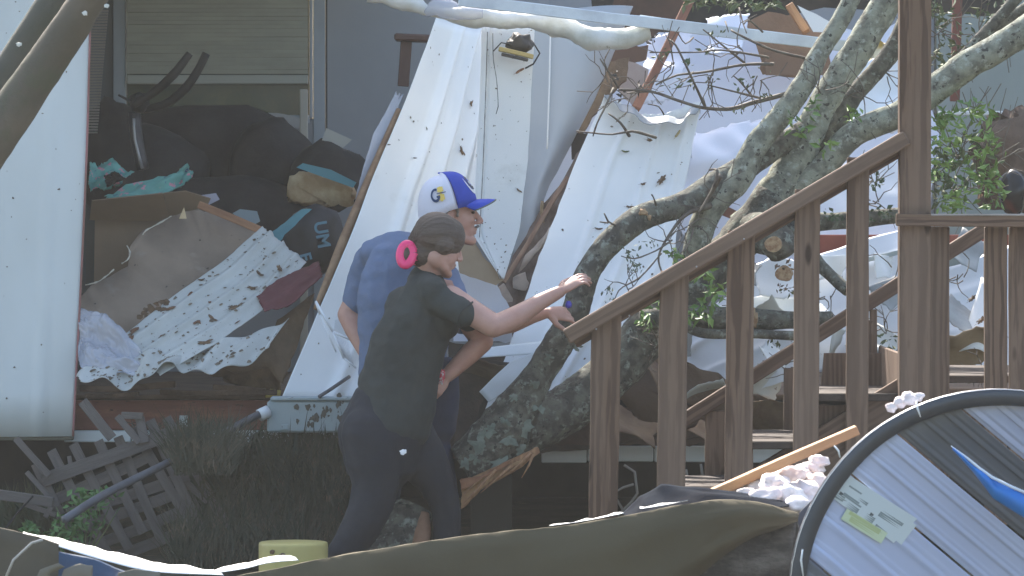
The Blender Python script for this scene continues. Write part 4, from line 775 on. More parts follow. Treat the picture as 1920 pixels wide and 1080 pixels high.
def blades(name, regs, n, mt, seed, Lh=.25, wd=.004, lean=.25, up=1, parent=None):
    rn = random.Random(seed); vs, fs = [], []
    for _ in range(n):
        x, y, Y, rx, ry = rn.choice(regs); p = P(x+rn.uniform(-rx, rx), y+rn.uniform(-ry, ry), Y+rn.uniform(-.25, .25))
        d = Vector((rn.gauss(0, lean), rn.gauss(0, lean), up)).normalized()*Lh*rn.uniform(.4, 1.3)
        cv = Vector((rn.gauss(0, .3), rn.gauss(0, .3), -.2*up))*Lh*.5; s = Vector((d.z, 0, -d.x)).normalized()*wd*rn.uniform(.5, 1.5)
        k = len(vs); vs += [p-s, p+s, p+d*.5+cv*.3-s*.7, p+d*.5+cv*.3+s*.7, p+d+cv]
        fs += [(k, k+1, k+3, k+2), (k+2, k+3, k+4)]
    return mk(name, vs, fs, mt, parent)
STRAW = mat('dry_weed', (.085, .08, .055), .9, (.04, .046, .028), 2.2, (.4, .6), col3=(.16, .12, .08), sc3=9, mix3=(.55, .7))
STRAWG = mat('dull_weed', (.055, .065, .035), .9, (.08, .075, .045), 3, (.3, .7))
o = blades('dry_weeds', [(540, 1000, .8, 140, 80), (500, 910, .9, 110, 60), (600, 930, .9, 60, 80), (450, 1040, .6, 130, 30), (380, 870, .42, 55, 22)], 5000, STRAW, 1, .22, .0025, .35)
tag(o, 'mass of dry brown weeds and pine straw under the home beside the woman', 'weeds', kind='stuff')
o = blades('green_weeds', [(540, 880, .95, 110, 30), (480, 960, 1.0, 100, 90), (400, 900, 1.0, 30, 40), (60, 1000, 1.4, 60, 40)], 3600, STRAWG, 2, .2, .0035, .6)
tag(o, 'dull green tangled weeds hanging under the floor edge', 'weeds', kind='stuff')
o = blades('pine_straw', [(420, 818, 1.40, 90, 9), (330, 818, 1.4, 50, 8), (560, 822, 1.40, 60, 8), (300, 810, 1.1, 60, 14)], 420, mat('dark_needles', (.06, .05, .035), .9), 4, .08, .002, 1.5)
tag(o, 'pine needles caught on the white sill trim', 'pine needles', kind='stuff')
wp = empty('green_weed', P(140, 1040, .55), 'bright green leafy weed growing in front of the broken lattice', 'plant')
for k in range(7): tube('stem', [(150+k*3, 1040, .55), (120+k*14, 985, .55), (105+k*20, 950, .55)], [2, 1.5, 1], LEAFD, wp, 5)
leafcloud('foliage', [(P(x, y, .55), (rx*S(.5), .12, ry*S(.5))) for x, y, rx, ry in [(150, 945, 35, 28), (190, 930, 30, 18), (130, 985, 30, 25), (110, 1010, 40, 16), (170, 975, 30, 25), (55, 992, 8, 6)]], 330, .045, mat('weed_leaf', (.07, .14, .045), .7, (.1, .2, .06), 5), wp, 3, .1, .5)
tag(tube('dry_stem', [(700, 1010, .9), (640, 960, .9), (628, 890, .95), (640, 850, .95)], [5, 5, 4, 2], mat('red_brown_stem', (.15, .08, .06), .8), None, 8), 'reddish dry stem standing behind the woman', 'stem')
for i, pts in enumerate([[(1130, 1000, .7), (1165, 960, .7), (1195, 925, .7), (1190, 885, .7), (1170, 872, .7)], [(1170, 960, .7), (1150, 925, .7), (1188, 908, .72)], [(1278, 905, .6), (1280, 870, .6), (1276, 850, .6)], [(1290, 900, .6), (1286, 880, .6)], [(1318, 900, .6), (1314, 870, .6)]]):
    tag(tube('dry_stem', pts, [2.5]*len(pts), mat('pale_stem', (.22, .2, .17), .8), None, 6), ['curved pale stem arching behind the first stair baluster', 'short pale stem beside the arching one', 'thin stem hanging below the sill trim', 'thinnest stem right of the second baluster', 'stem hanging nearest the rear baluster'][i], 'stem')
# yellow tub
yt = empty('yellow_tub', P(550, 1060, -.3), 'upturned pale yellow plastic tub beside the feet of the woman', 'tub')
c = P(550, 1060, -.3); rr = 65*S(-.3); vs = []; zt = P(0, 1016, -.3).z
prof_ = [(1.0, -.16), (1.0, zt-c.z-.03), (1.0, zt-c.z-.012), (.985, zt-c.z-.003), (.95, zt-c.z), (.5, zt-c.z+.004), (0.02, zt-c.z+.006)]
ns = 40
for r_, z_ in prof_:
    for k in range(ns): a = 2*math.pi*k/ns; vs.append(c+Vector((math.cos(a)*rr*r_, math.sin(a)*rr*r_, z_)))
fs = [(j*ns+k, j*ns+(k+1) % ns, (j+1)*ns+(k+1) % ns, (j+1)*ns+k) for j in range(len(prof_)-1) for k in range(ns)]
mk('shell', vs, fs, mat('yellow_plastic', (.5, .42, .15), .5, (.4, .34, .13), 3), yt, True)
blot('dirt_patch', (510, 1035, -.3-rr*1.0+.006), .012, DEADL, yt, Vector((0, -1, 0)), 1); blot('dirt_patch', (530, 1042, -.3-rr*1.0), .016, DEADL, yt, Vector((0, -1, 0)), 2)

# ---------------------------------------------------------------- deck and stairs
dk = empty('deck_stairs', P(1400, 1100, -.8), 'weathered brown wooden deck stairs with railings and a tall newel post', 'stairs')
YF, YR = -1.2, -.15
def post(x0, x1, y0, y1, Y, n='baluster', tilt=0, dp=.04): 
    c = (x0+x1)/2
    return bar(n, (c+tilt, y0, Y), (c, y1, Y), (x1-x0)*S(Y), dp, OLDW, dk, bev=.004, wob=.004)
bar('handrail', (1062, 632, YF-.03), (1700, 258, YF-.03), .062, .09, OLDW, dk, bev=.006)
bar('rail_board', (1075, 640, YF+.035), (1700, 272, YF+.035), .06, .035, OLDW, dk, bev=.004)
for x0, x1, y0, y1, t in [(1103, 1158, 590, 975, 7), (1230, 1283, 508, 1010, 8), (1357, 1408, 432, 1010, 7), (1485, 1533, 355, 1000, 5), (1585, 1627, 295, 950, 3)]: post(x0, x1, y0, y1, YF, tilt=t)
post(1684, 1743, -80, 1000, YF, 'newel_post', 2, .1)
mat('dark_tread_wood', (.07, .05, .038), .85, (.045, .034, .026), 9, bump=.5)
# level rail of the deck
Yd = YF
bar('handrail', (1680, 412, Yd-.075), (2150, 417, Yd-.075), .05, .04, OLDW, dk, bev=.004)
box('rail_cap', (P(1742, 0, Yd).x, Yd-.1, P(0, 405, Yd-.1).z), (P(2150, 0, Yd).x, Yd+.04, P(0, 401, Yd-.1).z), mat('grey_lit_cap', (.3, .27, .24), .6, (.22, .2, .17), 6), dk, .003)  # paler strip: light on the rail's top face put into the colour
for x0, x1 in [(1722, 1780), (1846, 1888), (1892, 1935), (1975, 2015)]: post(x0, x1, 425, 985, Yd+.03)
bar('deck_joist', (1700, 775, Yd+.1), (2150, 775, Yd+.1), .20, .04, OLDW, dk)
for k in range(9): box('deck_board', (P(1690, 0, Yd).x, Yd+.13+k*.145, P(0, 706, Yd).z-.03), (P(2180, 0, Yd).x, Yd+.27+k*.145, P(0, 706, Yd).z), MC['dark_tread_wood'], dk, .004)
# treads, risers
for i, (xa_, xb_, y) in enumerate([(1130, 1290, 1010), (1265, 1420, 918), (1400, 1540, 828), (1530, 1700, 738)]):
    box('tread', (P(xa_, 0, YF).x, YF+.02, P(0, y+15, YF).z), (P(xb_, 0, YF).x, YR, P(0, y, YF).z), mat('dark_tread_wood', (.09, .07, .055), .85, (.06, .045, .035), 9, bump=.5), dk, .004)
    box('riser', (P(xb_-14, 0, YF).x, YF+.04, P(0, y, YF).z), (P(xb_-6, 0, YF).x, YR-.01, P(0, y-76, YF).z), OLDW, dk, .003)
bar('stringer', (1130, 1105, YF+.075), (1720, 742, YF+.075), .2, .04, OLDW, dk); bar('stringer', (1200, 1070, YR), (1720, 742, YR), .22, .04, OLDW, dk)
poly('stair_side_board', [(1545, 662), (1680, 662), (1680, 735), (1538, 735)], YF+.9, OLDW, .03, dk); poly('stair_side_board', [(1528, 762), (1605, 758), (1605, 860), (1530, 860)], YF+.14, OLDW, .03, dk)
bar('handrail', (1255, 805, YR), (1850, 428, YR), .058, .07, OLDW, dk)
for x0, x1, y0, y1, t in [(1322, 1360, 770, 1000, 0), (1470, 1500, 690, 960, 0), (1632, 1645, 580, 900, 0), (1610, 1642, 600, 900, 0), (1895, 1930, 435, 900, 0)]: post(x0, x1, y0, y1, YR, tilt=t)
# nails
for x, y in [(1118, 617), (1306, 500), (1395, 448), (1180, 592)]: lump('nail_head', (x, y, YF-.08), (.004, .003, .004), mat('pale_steel', (0, 0, 0)), dk, 1, .1, sub=1)

# ---------------------------------------------------------------- leaning round poles, upper left
tag(tube('timber_pole', [(235, -125, -2.6), (165, 0, -2.5), (78, 130, -2.4), (-5, 250, -2.35), (-90, 375, -2.3)], [33, 34, 38, 42, 44], mat('brown_green_pole', (.15, .125, .095), .9, (.1, .09, .068), 2.5, (.35, .65), (.3, .26, .2), 12, .74, .5, 22, col3=(.085, .1, .06), sc3=2.2, mix3=(.5, .65)), None, 30, .03, lambda p, r: .004*noise.noise(p*9)+.002*noise.noise(p*30)), 'thick brown round pole leaning across the upper left corner', 'pole')
tag(tube('timber_pole', [(168, -125, -2.1), (100, 0, -2.1), (22, 130, -2.05), (-50, 250, -2.0)], [27, 29, 34, 38], mat('grey_green_pole', (.1, .095, .08), .9, (.08, .085, .065), 2.5, (.35, .65), bump=.5, bsc=22), None, 30, .03, lambda p, r: .004*noise.noise(p*9)), 'thinner dark round pole behind the thick brown one', 'pole')
for i, (x, y) in enumerate([(160, 24), (200, 10), (36, 82)]):
    lf = blot('bark_flake', (x, y, -2.62), .011, mat('pale_flake', (.62, .6, .52), .8), None, Vector((.3, -1, .5)).normalized(), i, .004)
    tag(lf, ['pale flake on the thick pole near its top', 'pale flake where the thick pole meets the blind', 'pale flake on the pole edge at the far left'][i], 'flake')

# ---------------------------------------------------------------- foreground: bent brown sheet
TIN = mat('brown_olive_tin', (.1, .084, .052), .85, (.078, .066, .042), 1.2, (.35, .7), (.035, .03, .024), 9, .78, .25, 9, spec=.12)
def roofsheet(name, top, depth, label, mt=TIN, bot=None, seed=0):
    T = [P(x, y, Y) for x, y, Y in top]
    T, _ = resamp(T, [1]*len(T), .04); n = len(T)
    vs = []
    rows = [(0, .03), (0.0, .0), (-.012, -.05), (-.03, -.14), (-.03, -.26), (.03, -.42), (.2, -.62)]
    W_, _ = resamp([Vector((0, a, b)) for a, b in rows], [1]*len(rows), .03); m_ = len(W_)
    for i, t in enumerate(T):
        for j, q in enumerate(W_):
            f = bot(i/(n-1)) if bot else 1
            yy, zz = q.y, q.z
            if q.z > 0: yy, zz = q.z*.7, .004*noise.noise(t*20)
            if zz < 0: zz *= f
            vs.append(t+Vector((0, yy*depth, zz))+Vector((0, .03*noise.noise(Vector((t.x*2.5, j*.2, seed)))+.012*noise.noise(Vector((t.x*7, j*.35, seed+1)))-.008*abs(noise.noise(Vector((t.x*11+j*.4, j*.2, seed+6)))), .004*noise.noise(Vector((t.x*18, j*.3, seed+2))))))
    fs = [(i*m_+j, (i+1)*m_+j, (i+1)*m_+j+1, i*m_+j+1) for i in range(n-1) for j in range(m_-1)]
    o = mk(name, vs, fs, mt, None, True); solid(o, .0015); return tag(o, label, 'metal sheet')
roofsheet('roofing_sheet', [(440, 1082, -3.1), (520, 1066, -3.1), (620, 1046, -3.1), (760, 1022, -3.1), (900, 1002, -3.1), (1060, 986, -3.1), (1170, 968, -3.1), (1260, 950, -3.1), (1350, 938, -3.1), (1420, 942, -3.1), (1496, 962, -3.1)], 1.0, 'long curved brown-olive metal sheet across the bottom of the view', bot=lambda u: 1.15-1.08*max(0, (u-.55)/.45)**1.2, seed=1)
# white top flange strips at the left dip
WB = mat('white_coated_edge', (.8, .8, .78), .4, (.6, .58, .52), 20, (.5, .7))
def flange(pts, wd, label, seed=0, dep=1):
    T = [P(*p) for p in pts]; T, _ = resamp(T, [1]*len(T), .02); vs = []; n = len(T)
    for i, t in enumerate(T):
        f = math.sin(math.pi*min(1, max(0.03, i/(n-1))))**.5
        e = .006*noise.noise(t*25+Vector((seed, 0, 0)))
        vs += [t, t+Vector((0, .14*f*dep, wd*.3*f+e*.7)), t+Vector((0, .26*f*dep, wd*f+e*1.6))]
    fs = [(i*3+j, (i+1)*3+j, (i+1)*3+j+1, i*3+j+1) for i in range(n-1) for j in range(2)]
    o = mk('flashing_strip', vs, fs, WB, None, True); solid(o, .0012); return tag(o, label, 'metal strip')
flange([(40, 1002, -3.15), (120, 1028, -3.15), (200, 1052, -3.15), (290, 1072, -3.15), (420, 1078, -3.15)], .016, 'bright white curled flashing along the dip at the lower left', 1)
flange([(395, 1076, -3.05), (460, 1066, -3.05), (500, 1056, -3.05), (560, 1050, -3.05)], .008, 'short white flashing strip left of the yellow tub', 2)
flange([(1030, 986, -3.0), (1100, 976, -3.0), (1170, 962, -3.0)], .001, 'thin bright strip along the top of the brown sheet before the first baluster', 3, .3)
flange([(1200, 954, -3.0), (1240, 948, -3.0), (1290, 938, -3.0)], .001, 'thin bright strip along the brown sheet beside the black plastic', 4, .3)
#flange([(860, 1004, -3.0), (900, 998, -3.0), (930, 995, -3.0)], .001, 'tiny bright strip on the brown sheet below the front foot', 5)
roofsheet('roofing_sheet', [(-160, 950, -3.4), (-60, 975, -3.4), (0, 990, -3.4), (70, 1008, -3.4), (110, 1022, -3.4)], .9, 'short brown sheet end at the lower left corner', mat('grey_brown_tin', (.1, .085, .06), .8, (.08, .07, .05), 2, spec=.15), seed=2)
# curled pieces under the dip
tag(tube('rolled_trim', [(8, 1090, -3.6), (25, 1050, -3.6), (60, 1018, -3.6), (80, 1012, -3.6)], 2.5, mat('pale_trim', (.4, .38, .34), .4), None, 8), 'thin pale curved trim rising at the lower left corner', 'trim')
sheet('blue_tarp', [(60, 1018, -3.3), (110, 1035, -3.3), (240, 1070, -3.3)], [(60, 1110, -3.4), (120, 1110, -3.4), (250, 1110, -3.4)], mat('blue_tarp_cloth', (.02, .06, .12), .6, (.012, .035, .075), 4), 'dark blue tarp under the white flashing at the lower left', 'tarp', nu=14, nv=20, dent=.05)
for i, pts in enumerate([[(65, 1090), (75, 1068), (110, 1055), (122, 1062), (95, 1075), (85, 1095)], [(108, 1100), (120, 1068), (150, 1056), (174, 1060), (172, 1100)], [(212, 1100), (222, 1074), (250, 1068), (300, 1072), (300, 1100)]]):
    tag(poly('crumpled_tin', pts, -3.5, mat('grey_tin', (.15, .135, .1), .7), .002, None, 1, 8, i, 1, .03), ['small grey crumpled tin piece on the blue tarp, leftmost', 'grey crumpled tin piece in the middle of the blue tarp', 'grey crumpled tin piece under the lowest point of the flashing'][i], 'metal scrap')
# debris below the right end of the brown sheet
tag(poly('dark_mat', [(1230, 1090), (1360, 1035), (1492, 965), (1500, 1000), (1480, 1100)], -3.0, mat('dark_fibre_mat', (.055, .05, .042), .95, (.13, .12, .1), 7, (.45, .65), bump=.9, bsc=40, stretch=(1, 1, 2)), .02, None, 3, 10, 2, 1, .03), 'dark fibrous mat under the right end of the brown sheet', 'debris')
tag(poly('dark_sheet', [(1500, 960), (1560, 900), (1540, 1100), (1455, 1100)], -2.95, mat('dark_blue_grey', (.035, .04, .05), .6), .01), 'dark blue-grey scrap left of the dark rim', 'metal scrap')
# black plastic
tag(loft('black_plastic', [(1168, 962, -2.7), (1200, 930, -2.75), (1240, 910, -2.8), (1300, 912, -2.8), (1380, 922, -2.8), (1480, 938, -2.8)], [(1172, 972, -2.9), (1215, 965, -2.95), (1260, 955, -2.95), (1320, 945, -2.95), (1400, 945, -2.95), (1480, 950, -2.95)], mat('black_plastic_sheet', (.01, .012, .018), .95, (.016, .02, .028), 6, bump=.3, bsc=8, spec=.03), lambda u, v: .012*noise.noise(Vector((u*3, v*6, 1))), 14, 50, .002), 'shiny black plastic behind the right part of the brown sheet', 'plastic sheet')
# sunlit stud and pale insulation
tag(bar('wall_stud', (1335, 925, -2.6), (1608, 806, -2.6), .034, .09, mat('sunlit_pine', (.5, .27, .12), .7, (.4, .2, .09), 6, bump=.3, stretch=(4, 4, .5)), wob=.004), 'sunlit orange pine stud running up to the dark rim', 'timber')
def fluff(c0, spots, label, mt=PINKI):
    e = empty('insulation_batt', wld(c0), label, 'insulation')
    for k, (x, y, Y, r) in enumerate(spots): lump('tuft', (x, y, Y), (r*rnd.uniform(1.3, 1.7), r*rnd.uniform(1.4, 2.0), r*rnd.uniform(.9, 1.2)), mt, e, k+3, .4)
    return e
fluff((1460, 960, -2.5), [(1400, 925, -2.75, .022), (1425, 915, -2.6, .034), (1452, 908, -2.7, .04), (1478, 900, -2.5, .045), (1440, 935, -2.8, .04), (1475, 930, -2.75, .05), (1505, 920, -2.6, .045), (1500, 890, -2.4, .035), (1522, 878, -2.35, .032), (1535, 865, -2.35, .025), (1528, 905, -2.5, .035), (1490, 948, -2.85, .035), (1455, 890, -2.4, .028), (1515, 945, -2.7, .03)],
      'sunlit pinkish-white insulation tufts between the pine stud and the dark rim')
fluff((1690, 762, -3.0), [(1672, 764, -3.0, .016), (1688, 754, -3.0, .02), (1706, 748, -3.0, .022), (1722, 744, -3.0, .014)], 'small bright insulation tuft on top of the dark rim')
# ---------------------------------------------------------------- curled corrugated roof shell with dark rim
cu = empty('curled_metal_roof', P(1870, 1080, -3.2)-Vector((0, 0, .4)), 'curled round ribbed metal roofing with dark rim and stickers, lower right', 'metal roofing')
C0 = P(1872, 1122, -3.4); R0_ = 392*S(-3.4); AX = Vector((.86, .42, -.72))*1.25; R1_ = R0_*1.05
def shell(ang, t, lift=0, rk=0):
    c = C0+AX*t; r = R0_+(R1_-R0_)*t-lift
    return c+Vector((math.cos(ang)*r, .0, math.sin(ang)*r))
# gores as angular ranges (degrees from +x, counter-clockwise) with colour
PBL = mat('blue_silver_sheet', (.5, .57, .78), .38, (.45, .52, .74), 1.2, (.3, .7), spec=.6, metal=.1)
PDK = mat('dark_grey_sheet', (.13, .145, .175), .4, (.11, .125, .15), 1.5, spec=.6, metal=.1)
def gore(a0, a1, mt, n='panel', ribs_=3, lift=0):
    nu, nv = 26*ribs_//2, 10; vs = []
    for j in range(nv+1):
        for i in range(nu+1):
            a = a0+(a1-a0)*i/nu; f = (i/nu*ribs_) % 1; e = math.exp(-((f-.35)/.1)**2)*.02+math.exp(-((f-.62)/.06)**2)*.009
            vs.append(shell(R(a), j/nv, lift+e+.006*noise.noise(Vector((a*.05, j*.2, 0)))))
    fs = [(j*(nu+1)+i, j*(nu+1)+i+1, (j+1)*(nu+1)+i+1, (j+1)*(nu+1)+i) for j in range(nv) for i in range(nu)]
    o = mk(n, vs, fs, mt, cu, True); solid(o, .0012); return o
for a0, a1, mt, rb in [(185, 166, PDK, 2), (165.4, 140.2, PBL, 3), (139.6, 123.2, PBL, 3), (122.6, 104.6, PDK, 3), (104, 76, PBL, 4), (75.4, 45, PBL, 4), (44.4, 15, PDK, 3)]: gore(a0, a1, mt, ribs_=rb)
# rim
W_ = [C0+Vector((math.cos(R(a))*R0_, 0, math.sin(R(a))*R0_)) for a in range(10, 200, 3)]
RIMM = mat('dark_rubber_rim', (.03, .035, .045), .4, (.04, .045, .055), 5, spec=.6)
vs = []; 
for a in range(8, 203, 3):
    d = Vector((math.cos(R(a)), 0, math.sin(R(a)))); q = noise.noise(d*3)*.004
    for r_, y_ in ((.002, .06), (.004, -.02), (-.004, -.03), (-.05+q, -.022), (-.056+q, -.012), (-.052+q, .02)): vs.append(C0+d*(R0_+r_)+Vector((0, y_, 0)))
n = len(vs)//6
mk('rim', vs, [(i*6+j, i*6+j+1, (i+1)*6+j+1, (i+1)*6+j) for i in range(n-1) for j in range(5)], RIMM, cu, True)
vs = []
for a in range(8, 203, 2):
    d = Vector((math.cos(R(a)), 0, math.sin(R(a))))
    for r_, y_ in ((.001, -.027), (.003, -.027), (.003, .02)): vs.append(C0+d*(R0_+r_+.0015*noise.noise(d*20))+Vector((0, y_, 0)))
n = len(vs)//3
mk('bright_edge', vs, [(i*3+j, i*3+j+1, (i+1)*3+j+1, (i+1)*3+j) for i in range(n-1) for j in range(2)], mat('bare_aluminium_edge', (.7, .68, .66), .3, metal=.6), cu, True)
for pts in ([(1564, 836, -3.46), (1572, 845, -3.46), (1575, 858, -3.46)], [(1718, 752, -3.45), (1720, 765, -3.46), (1726, 782, -3.46)], [(1505, 1030, -3.46), (1502, 1050, -3.46), (1506, 1080, -3.46)]): tube('white_thread', pts, [1.6, 2, 1.2], WHITE, cu, 6)
# stickers: find the shell surface point seen at a photo pixel
def hit(px, py, lift=.022):
    best = None
    for a in np.arange(120, 172, .5):
        for t in np.arange(0, 1, .01):
            p = shell(R(a), t, lift); d = p-CAM; dp = d.dot(FW); u, v = 960+F*d.x/dp, 540-F*d.dot(UP)/dp
            e = (u-px)**2+(v-py)**2
            if best is None or e < best[0]: best = (e, a, t)
    return best[1], best[2]
def stick(name, quad, mt, par, lift, nu=8, nv=4):
    ats = [hit(x, y, lift) for x, y in quad]; vs = []
    for j in range(nv+1):
        for i in range(nu+1):
            u, v = i/nu, j/nv
            A_ = [ats[0][k]*(1-u)*(1-v)+ats[1][k]*u*(1-v)+ats[2][k]*u*v+ats[3][k]*(1-u)*v for k in (0, 1)]
            vs.append(shell(R(A_[0]), A_[1], lift))
    return mk(name, vs, [(j*(nu+1)+i, j*(nu+1)+i+1, (j+1)*(nu+1)+i+1, (j+1)*(nu+1)+i) for j in range(nv) for i in range(nu)], mt, par, True)
STK = mat('pale_sticker', (.62, .7, .74), .6); STY = mat('pale_yellow_sticker', (.6, .7, .5), .6); INK = mat('grey_green_print', (.25, .31, .33), .7); INKD = mat('dark_print', (.1, .12, .13), .7); INKY = mat('olive_print', (.48, .56, .3), .7)
s1 = stick('sticker', [(1588, 888), (1718, 972), (1676, 1020), (1554, 930)], STK, cu, .023)
s2 = stick('sticker', [(1668, 950), (1718, 985), (1690, 1020), (1642, 985)], STK, cu, .0236)
s3 = stick('sticker', [(1588, 952), (1662, 998), (1650, 1018), (1576, 972)], STY, cu, .0245)
s4 = stick('sticker', [(1572, 862), (1600, 882), (1598, 888), (1569, 868)], STK, cu, .023)
def T_(quad, u, v):
    q = [Vector(p) for p in quad]; return q[0]*(1-u)*(1-v)+q[1]*u*(1-v)+q[2]*u*v+q[3]*(1-u)*v
Q1 = [(1588, 888), (1718, 972), (1676, 1020), (1554, 930)]; Q3 = [(1588, 952), (1662, 998), (1650, 1018), (1576, 972)]
def printline(Q, u0, u1, v, h, mt, par, lift):
    q = [T_(Q, u0, v), T_(Q, u1, v), T_(Q, u1, v+h), T_(Q, u0, v+h)]
    stick('print_line', q, mt, par, lift, 3, 1)
rnd = random.Random(2)
for (u0, u1, v0, n_) in [(.04, .2, .74, 4), (.22, .42, .78, 4), (.5, .64, .72, 5), (.66, .86, .74, 5), (.6, .95, .34, 5), (.1, .3, .25, 2), (.3, .48, .45, 2), (.12, .4, .6, 2)]:
    for k in range(n_):
        printline(Q1, u0+rnd.uniform(0, .01), u1-rnd.uniform(0, .04), v0+k*.05, .026, INK, s1, .0245)
printline(Q1, .07, .11, .66, .07, INKD, s1, .0245); printline(Q1, .55, .59, .64, .07, INKD, s1, .0245)
for k in range(5): printline(Q3, .1+.02*k, .9, .12+k*.15, .07, INKY, s3, .0258)
# blue tarp flap through the dark panel
bt = loft('blue_flap', [(1785, 838, -3.5), (1820, 864, -3.5), (1865, 898, -3.5), (1925, 925, -3.5), (2000, 960, -3.5)], [(1785, 842, -3.5), (1824, 884, -3.5), (1862, 934, -3.5), (1922, 972, -3.5), (2000, 1000, -3.5)], mat('bright_blue_tarp', (.02, .2, .6), .4, (.015, .15, .5), 4), lambda u, v: .03*math.sin(u*3)+.01*math.sin(v*20), 12, 40, .002)
tag(bt, 'bright blue plastic flap lying across the dark ribbed panel at the right edge', 'tarp')
tb_ = tube('flap_edge', [(1783, 836, -3.52), (1815, 860, -3.52), (1860, 895, -3.52), (1925, 925, -3.52)], [1, 2.4, 3, 3], mat('white_edge', (.75, .8, .85), .4), bt, 6)
# ---------------------------------------------------------------- people
def grow(name, prims, mt, parent, voxel=.006, smooth=6, wrinkle=None, decim=0):
    """prims: ('t', [points], [radii or (ra, rb)], side) or ('e', centre, (rx, ry, rz), rotation matrix)  ->  one continuous skin"""
    vs, fs = [], []
    for p in prims:
        if p[0] == 't':
            pts = [Vector(q) for q in p[1]]; rad = [r if isinstance(r, tuple) else (r, r) for r in p[2]]; side = p[3] if len(p) > 3 else None
            # round caps
            T0 = (pts[0]-pts[1]).normalized(); T1 = (pts[-1]-pts[-2]).normalized()
            ra, rb = rad[0]; re_, rf = rad[-1]
            q = [(pts[0]+T0*min(ra, rb)*math.sin(R(a)), (ra*math.cos(R(a)), rb*math.cos(R(a)))) for a in (88, 60, 30)]
            e = [(pts[-1]+T1*min(re_, rf)*math.sin(R(a)), (re_*math.cos(R(a)), rf*math.cos(R(a)))) for a in (30, 60, 88)]
            # smooth interior
            P_, A_ = resamp(pts, [r[0] for r in rad], .03); _, B_ = resamp(pts, [r[1] for r in rad], .03)
            allp = [x[0] for x in q]+P_+[x[0] for x in e]; allr = [x[1] for x in q]+list(zip(A_, B_))+[x[1] for x in e]
            v2, f2 = ring_tube(allp, allr, 20, side=side)
        else:
            bm = bmesh.new(); bmesh.ops.create_icosphere(bm, subdivisions=3, radius=1); M = p[3] if len(p) > 3 else Matrix.Identity(3); c = Vector(p[1])
            for v in bm.verts: v.co = c+M@Vector((v.co.x*p[2][0], v.co.y*p[2][1], v.co.z*p[2][2]))
            bm.verts.index_update(); v2 = [v.co.copy() for v in bm.verts]; f2 = [tuple(v.index for v in f.verts) for f in bm.faces]; bm.free()
        k = len(vs); vs += v2; fs += [tuple(i+k for i in f) for f in f2]
    me = bpy.data.meshes.new('tmp'); me.from_pydata([tuple(v) for v in vs], [], fs); me.update()
    o = bpy.data.objects.new('tmp', me); sc.collection.objects.link(o)
    m = o.modifiers.new('r', 'REMESH'); m.mode = 'VOXEL'; m.voxel_size = voxel
    if smooth: s = o.modifiers.new('s', 'SMOOTH'); s.iterations = smooth; s.factor = .5
    bpy.context.view_layer.update(); dg = bpy.context.evaluated_depsgraph_get()
    m2 = bpy.data.meshes.new_from_object(o.evaluated_get(dg)); bpy.data.objects.remove(o)
    n = len(m2.vertices); co = np.empty(n*3); m2.vertices.foreach_get('co', co); no = np.empty(n*3); m2.vertices.foreach_get('normal', no)
    co = co.reshape(-1, 3); no = no.reshape(-1, 3)
    if wrinkle:
        h = np.array([wrinkle(Vector(c)) for c in co]); co = co+no*h[:, None]
    c = co.mean(0); m2.vertices.foreach_set('co', (co-c).ravel()); m2.update(); m2.name = name
    for mm in list(m2.materials): pass
    m2.materials.clear()
    return link(name, m2, mt, parent, Vector(c), True)
def headframe(c, yaw, pitch, roll=0):
    """local x forward (image right), y left (away), z up"""
    return Vector(c), (Matrix.Rotation(R(yaw), 3, 'Z')@Matrix.Rotation(R(pitch), 3, 'Y')@Matrix.Rotation(R(roll), 3, 'X'))
def head_prims(c, M, s=1.0, man=True):
    L = lambda x, y, z: c+M@(Vector((x, y, z))*s)
    E = lambda x, y, z, a, b, d, m=None: ('e', L(x, y, z), (a*s, b*s, d*s), M@m if m else M)
    pr = [E(-.012, 0, .03, .098, .077, .092), E(.035, 0, -.02, .058, .064, .08), E(.045, 0, -.06, .045, .052, .055),
          ('t', [L(-.015, .052, -.05), L(.03, .048, -.088), L(.078, .01, -.104)], [.02*s, .018*s, .018*s]), ('t', [L(-.015, -.052, -.05), L(.03, -.048, -.088), L(.078, -.01, -.104)], [.02*s, .018*s, .018*s]),
          E(.08, 0, -.102, .02, .022, .017), E(.08, 0, .034, .02, .05, .015), E(.06, .035, -.02, .028, .022, .022), E(.06, -.035, -.02, .028, .022, .022),
          ('t', [L(.09, 0, .018), L(.105, 0, -.004), L(.117, 0, -.026)], [.009*s, .0105*s, .013*s]), E(.105, .013, -.032, .012, .008, .009), E(.105, -.013, -.032, .012, .008, .009),
          E(.092, 0, -.0585, .013, .024, .0065), E(.089, 0, -.072, .012, .022, .0075), E(.078, 0, -.06, .02, .032, .02)]
    for sgn in (1, -1):
        pr += [('t', [L(-.008, .078*sgn, .014), L(-.02, .086*sgn, .01), L(-.024, .088*sgn, -.008), L(-.012, .082*sgn, -.03)], [.006*s, .007*s, .007*s, .006*s]), E(-.008, .076*sgn, -.005, .012, .008, .02)]
    return pr, L
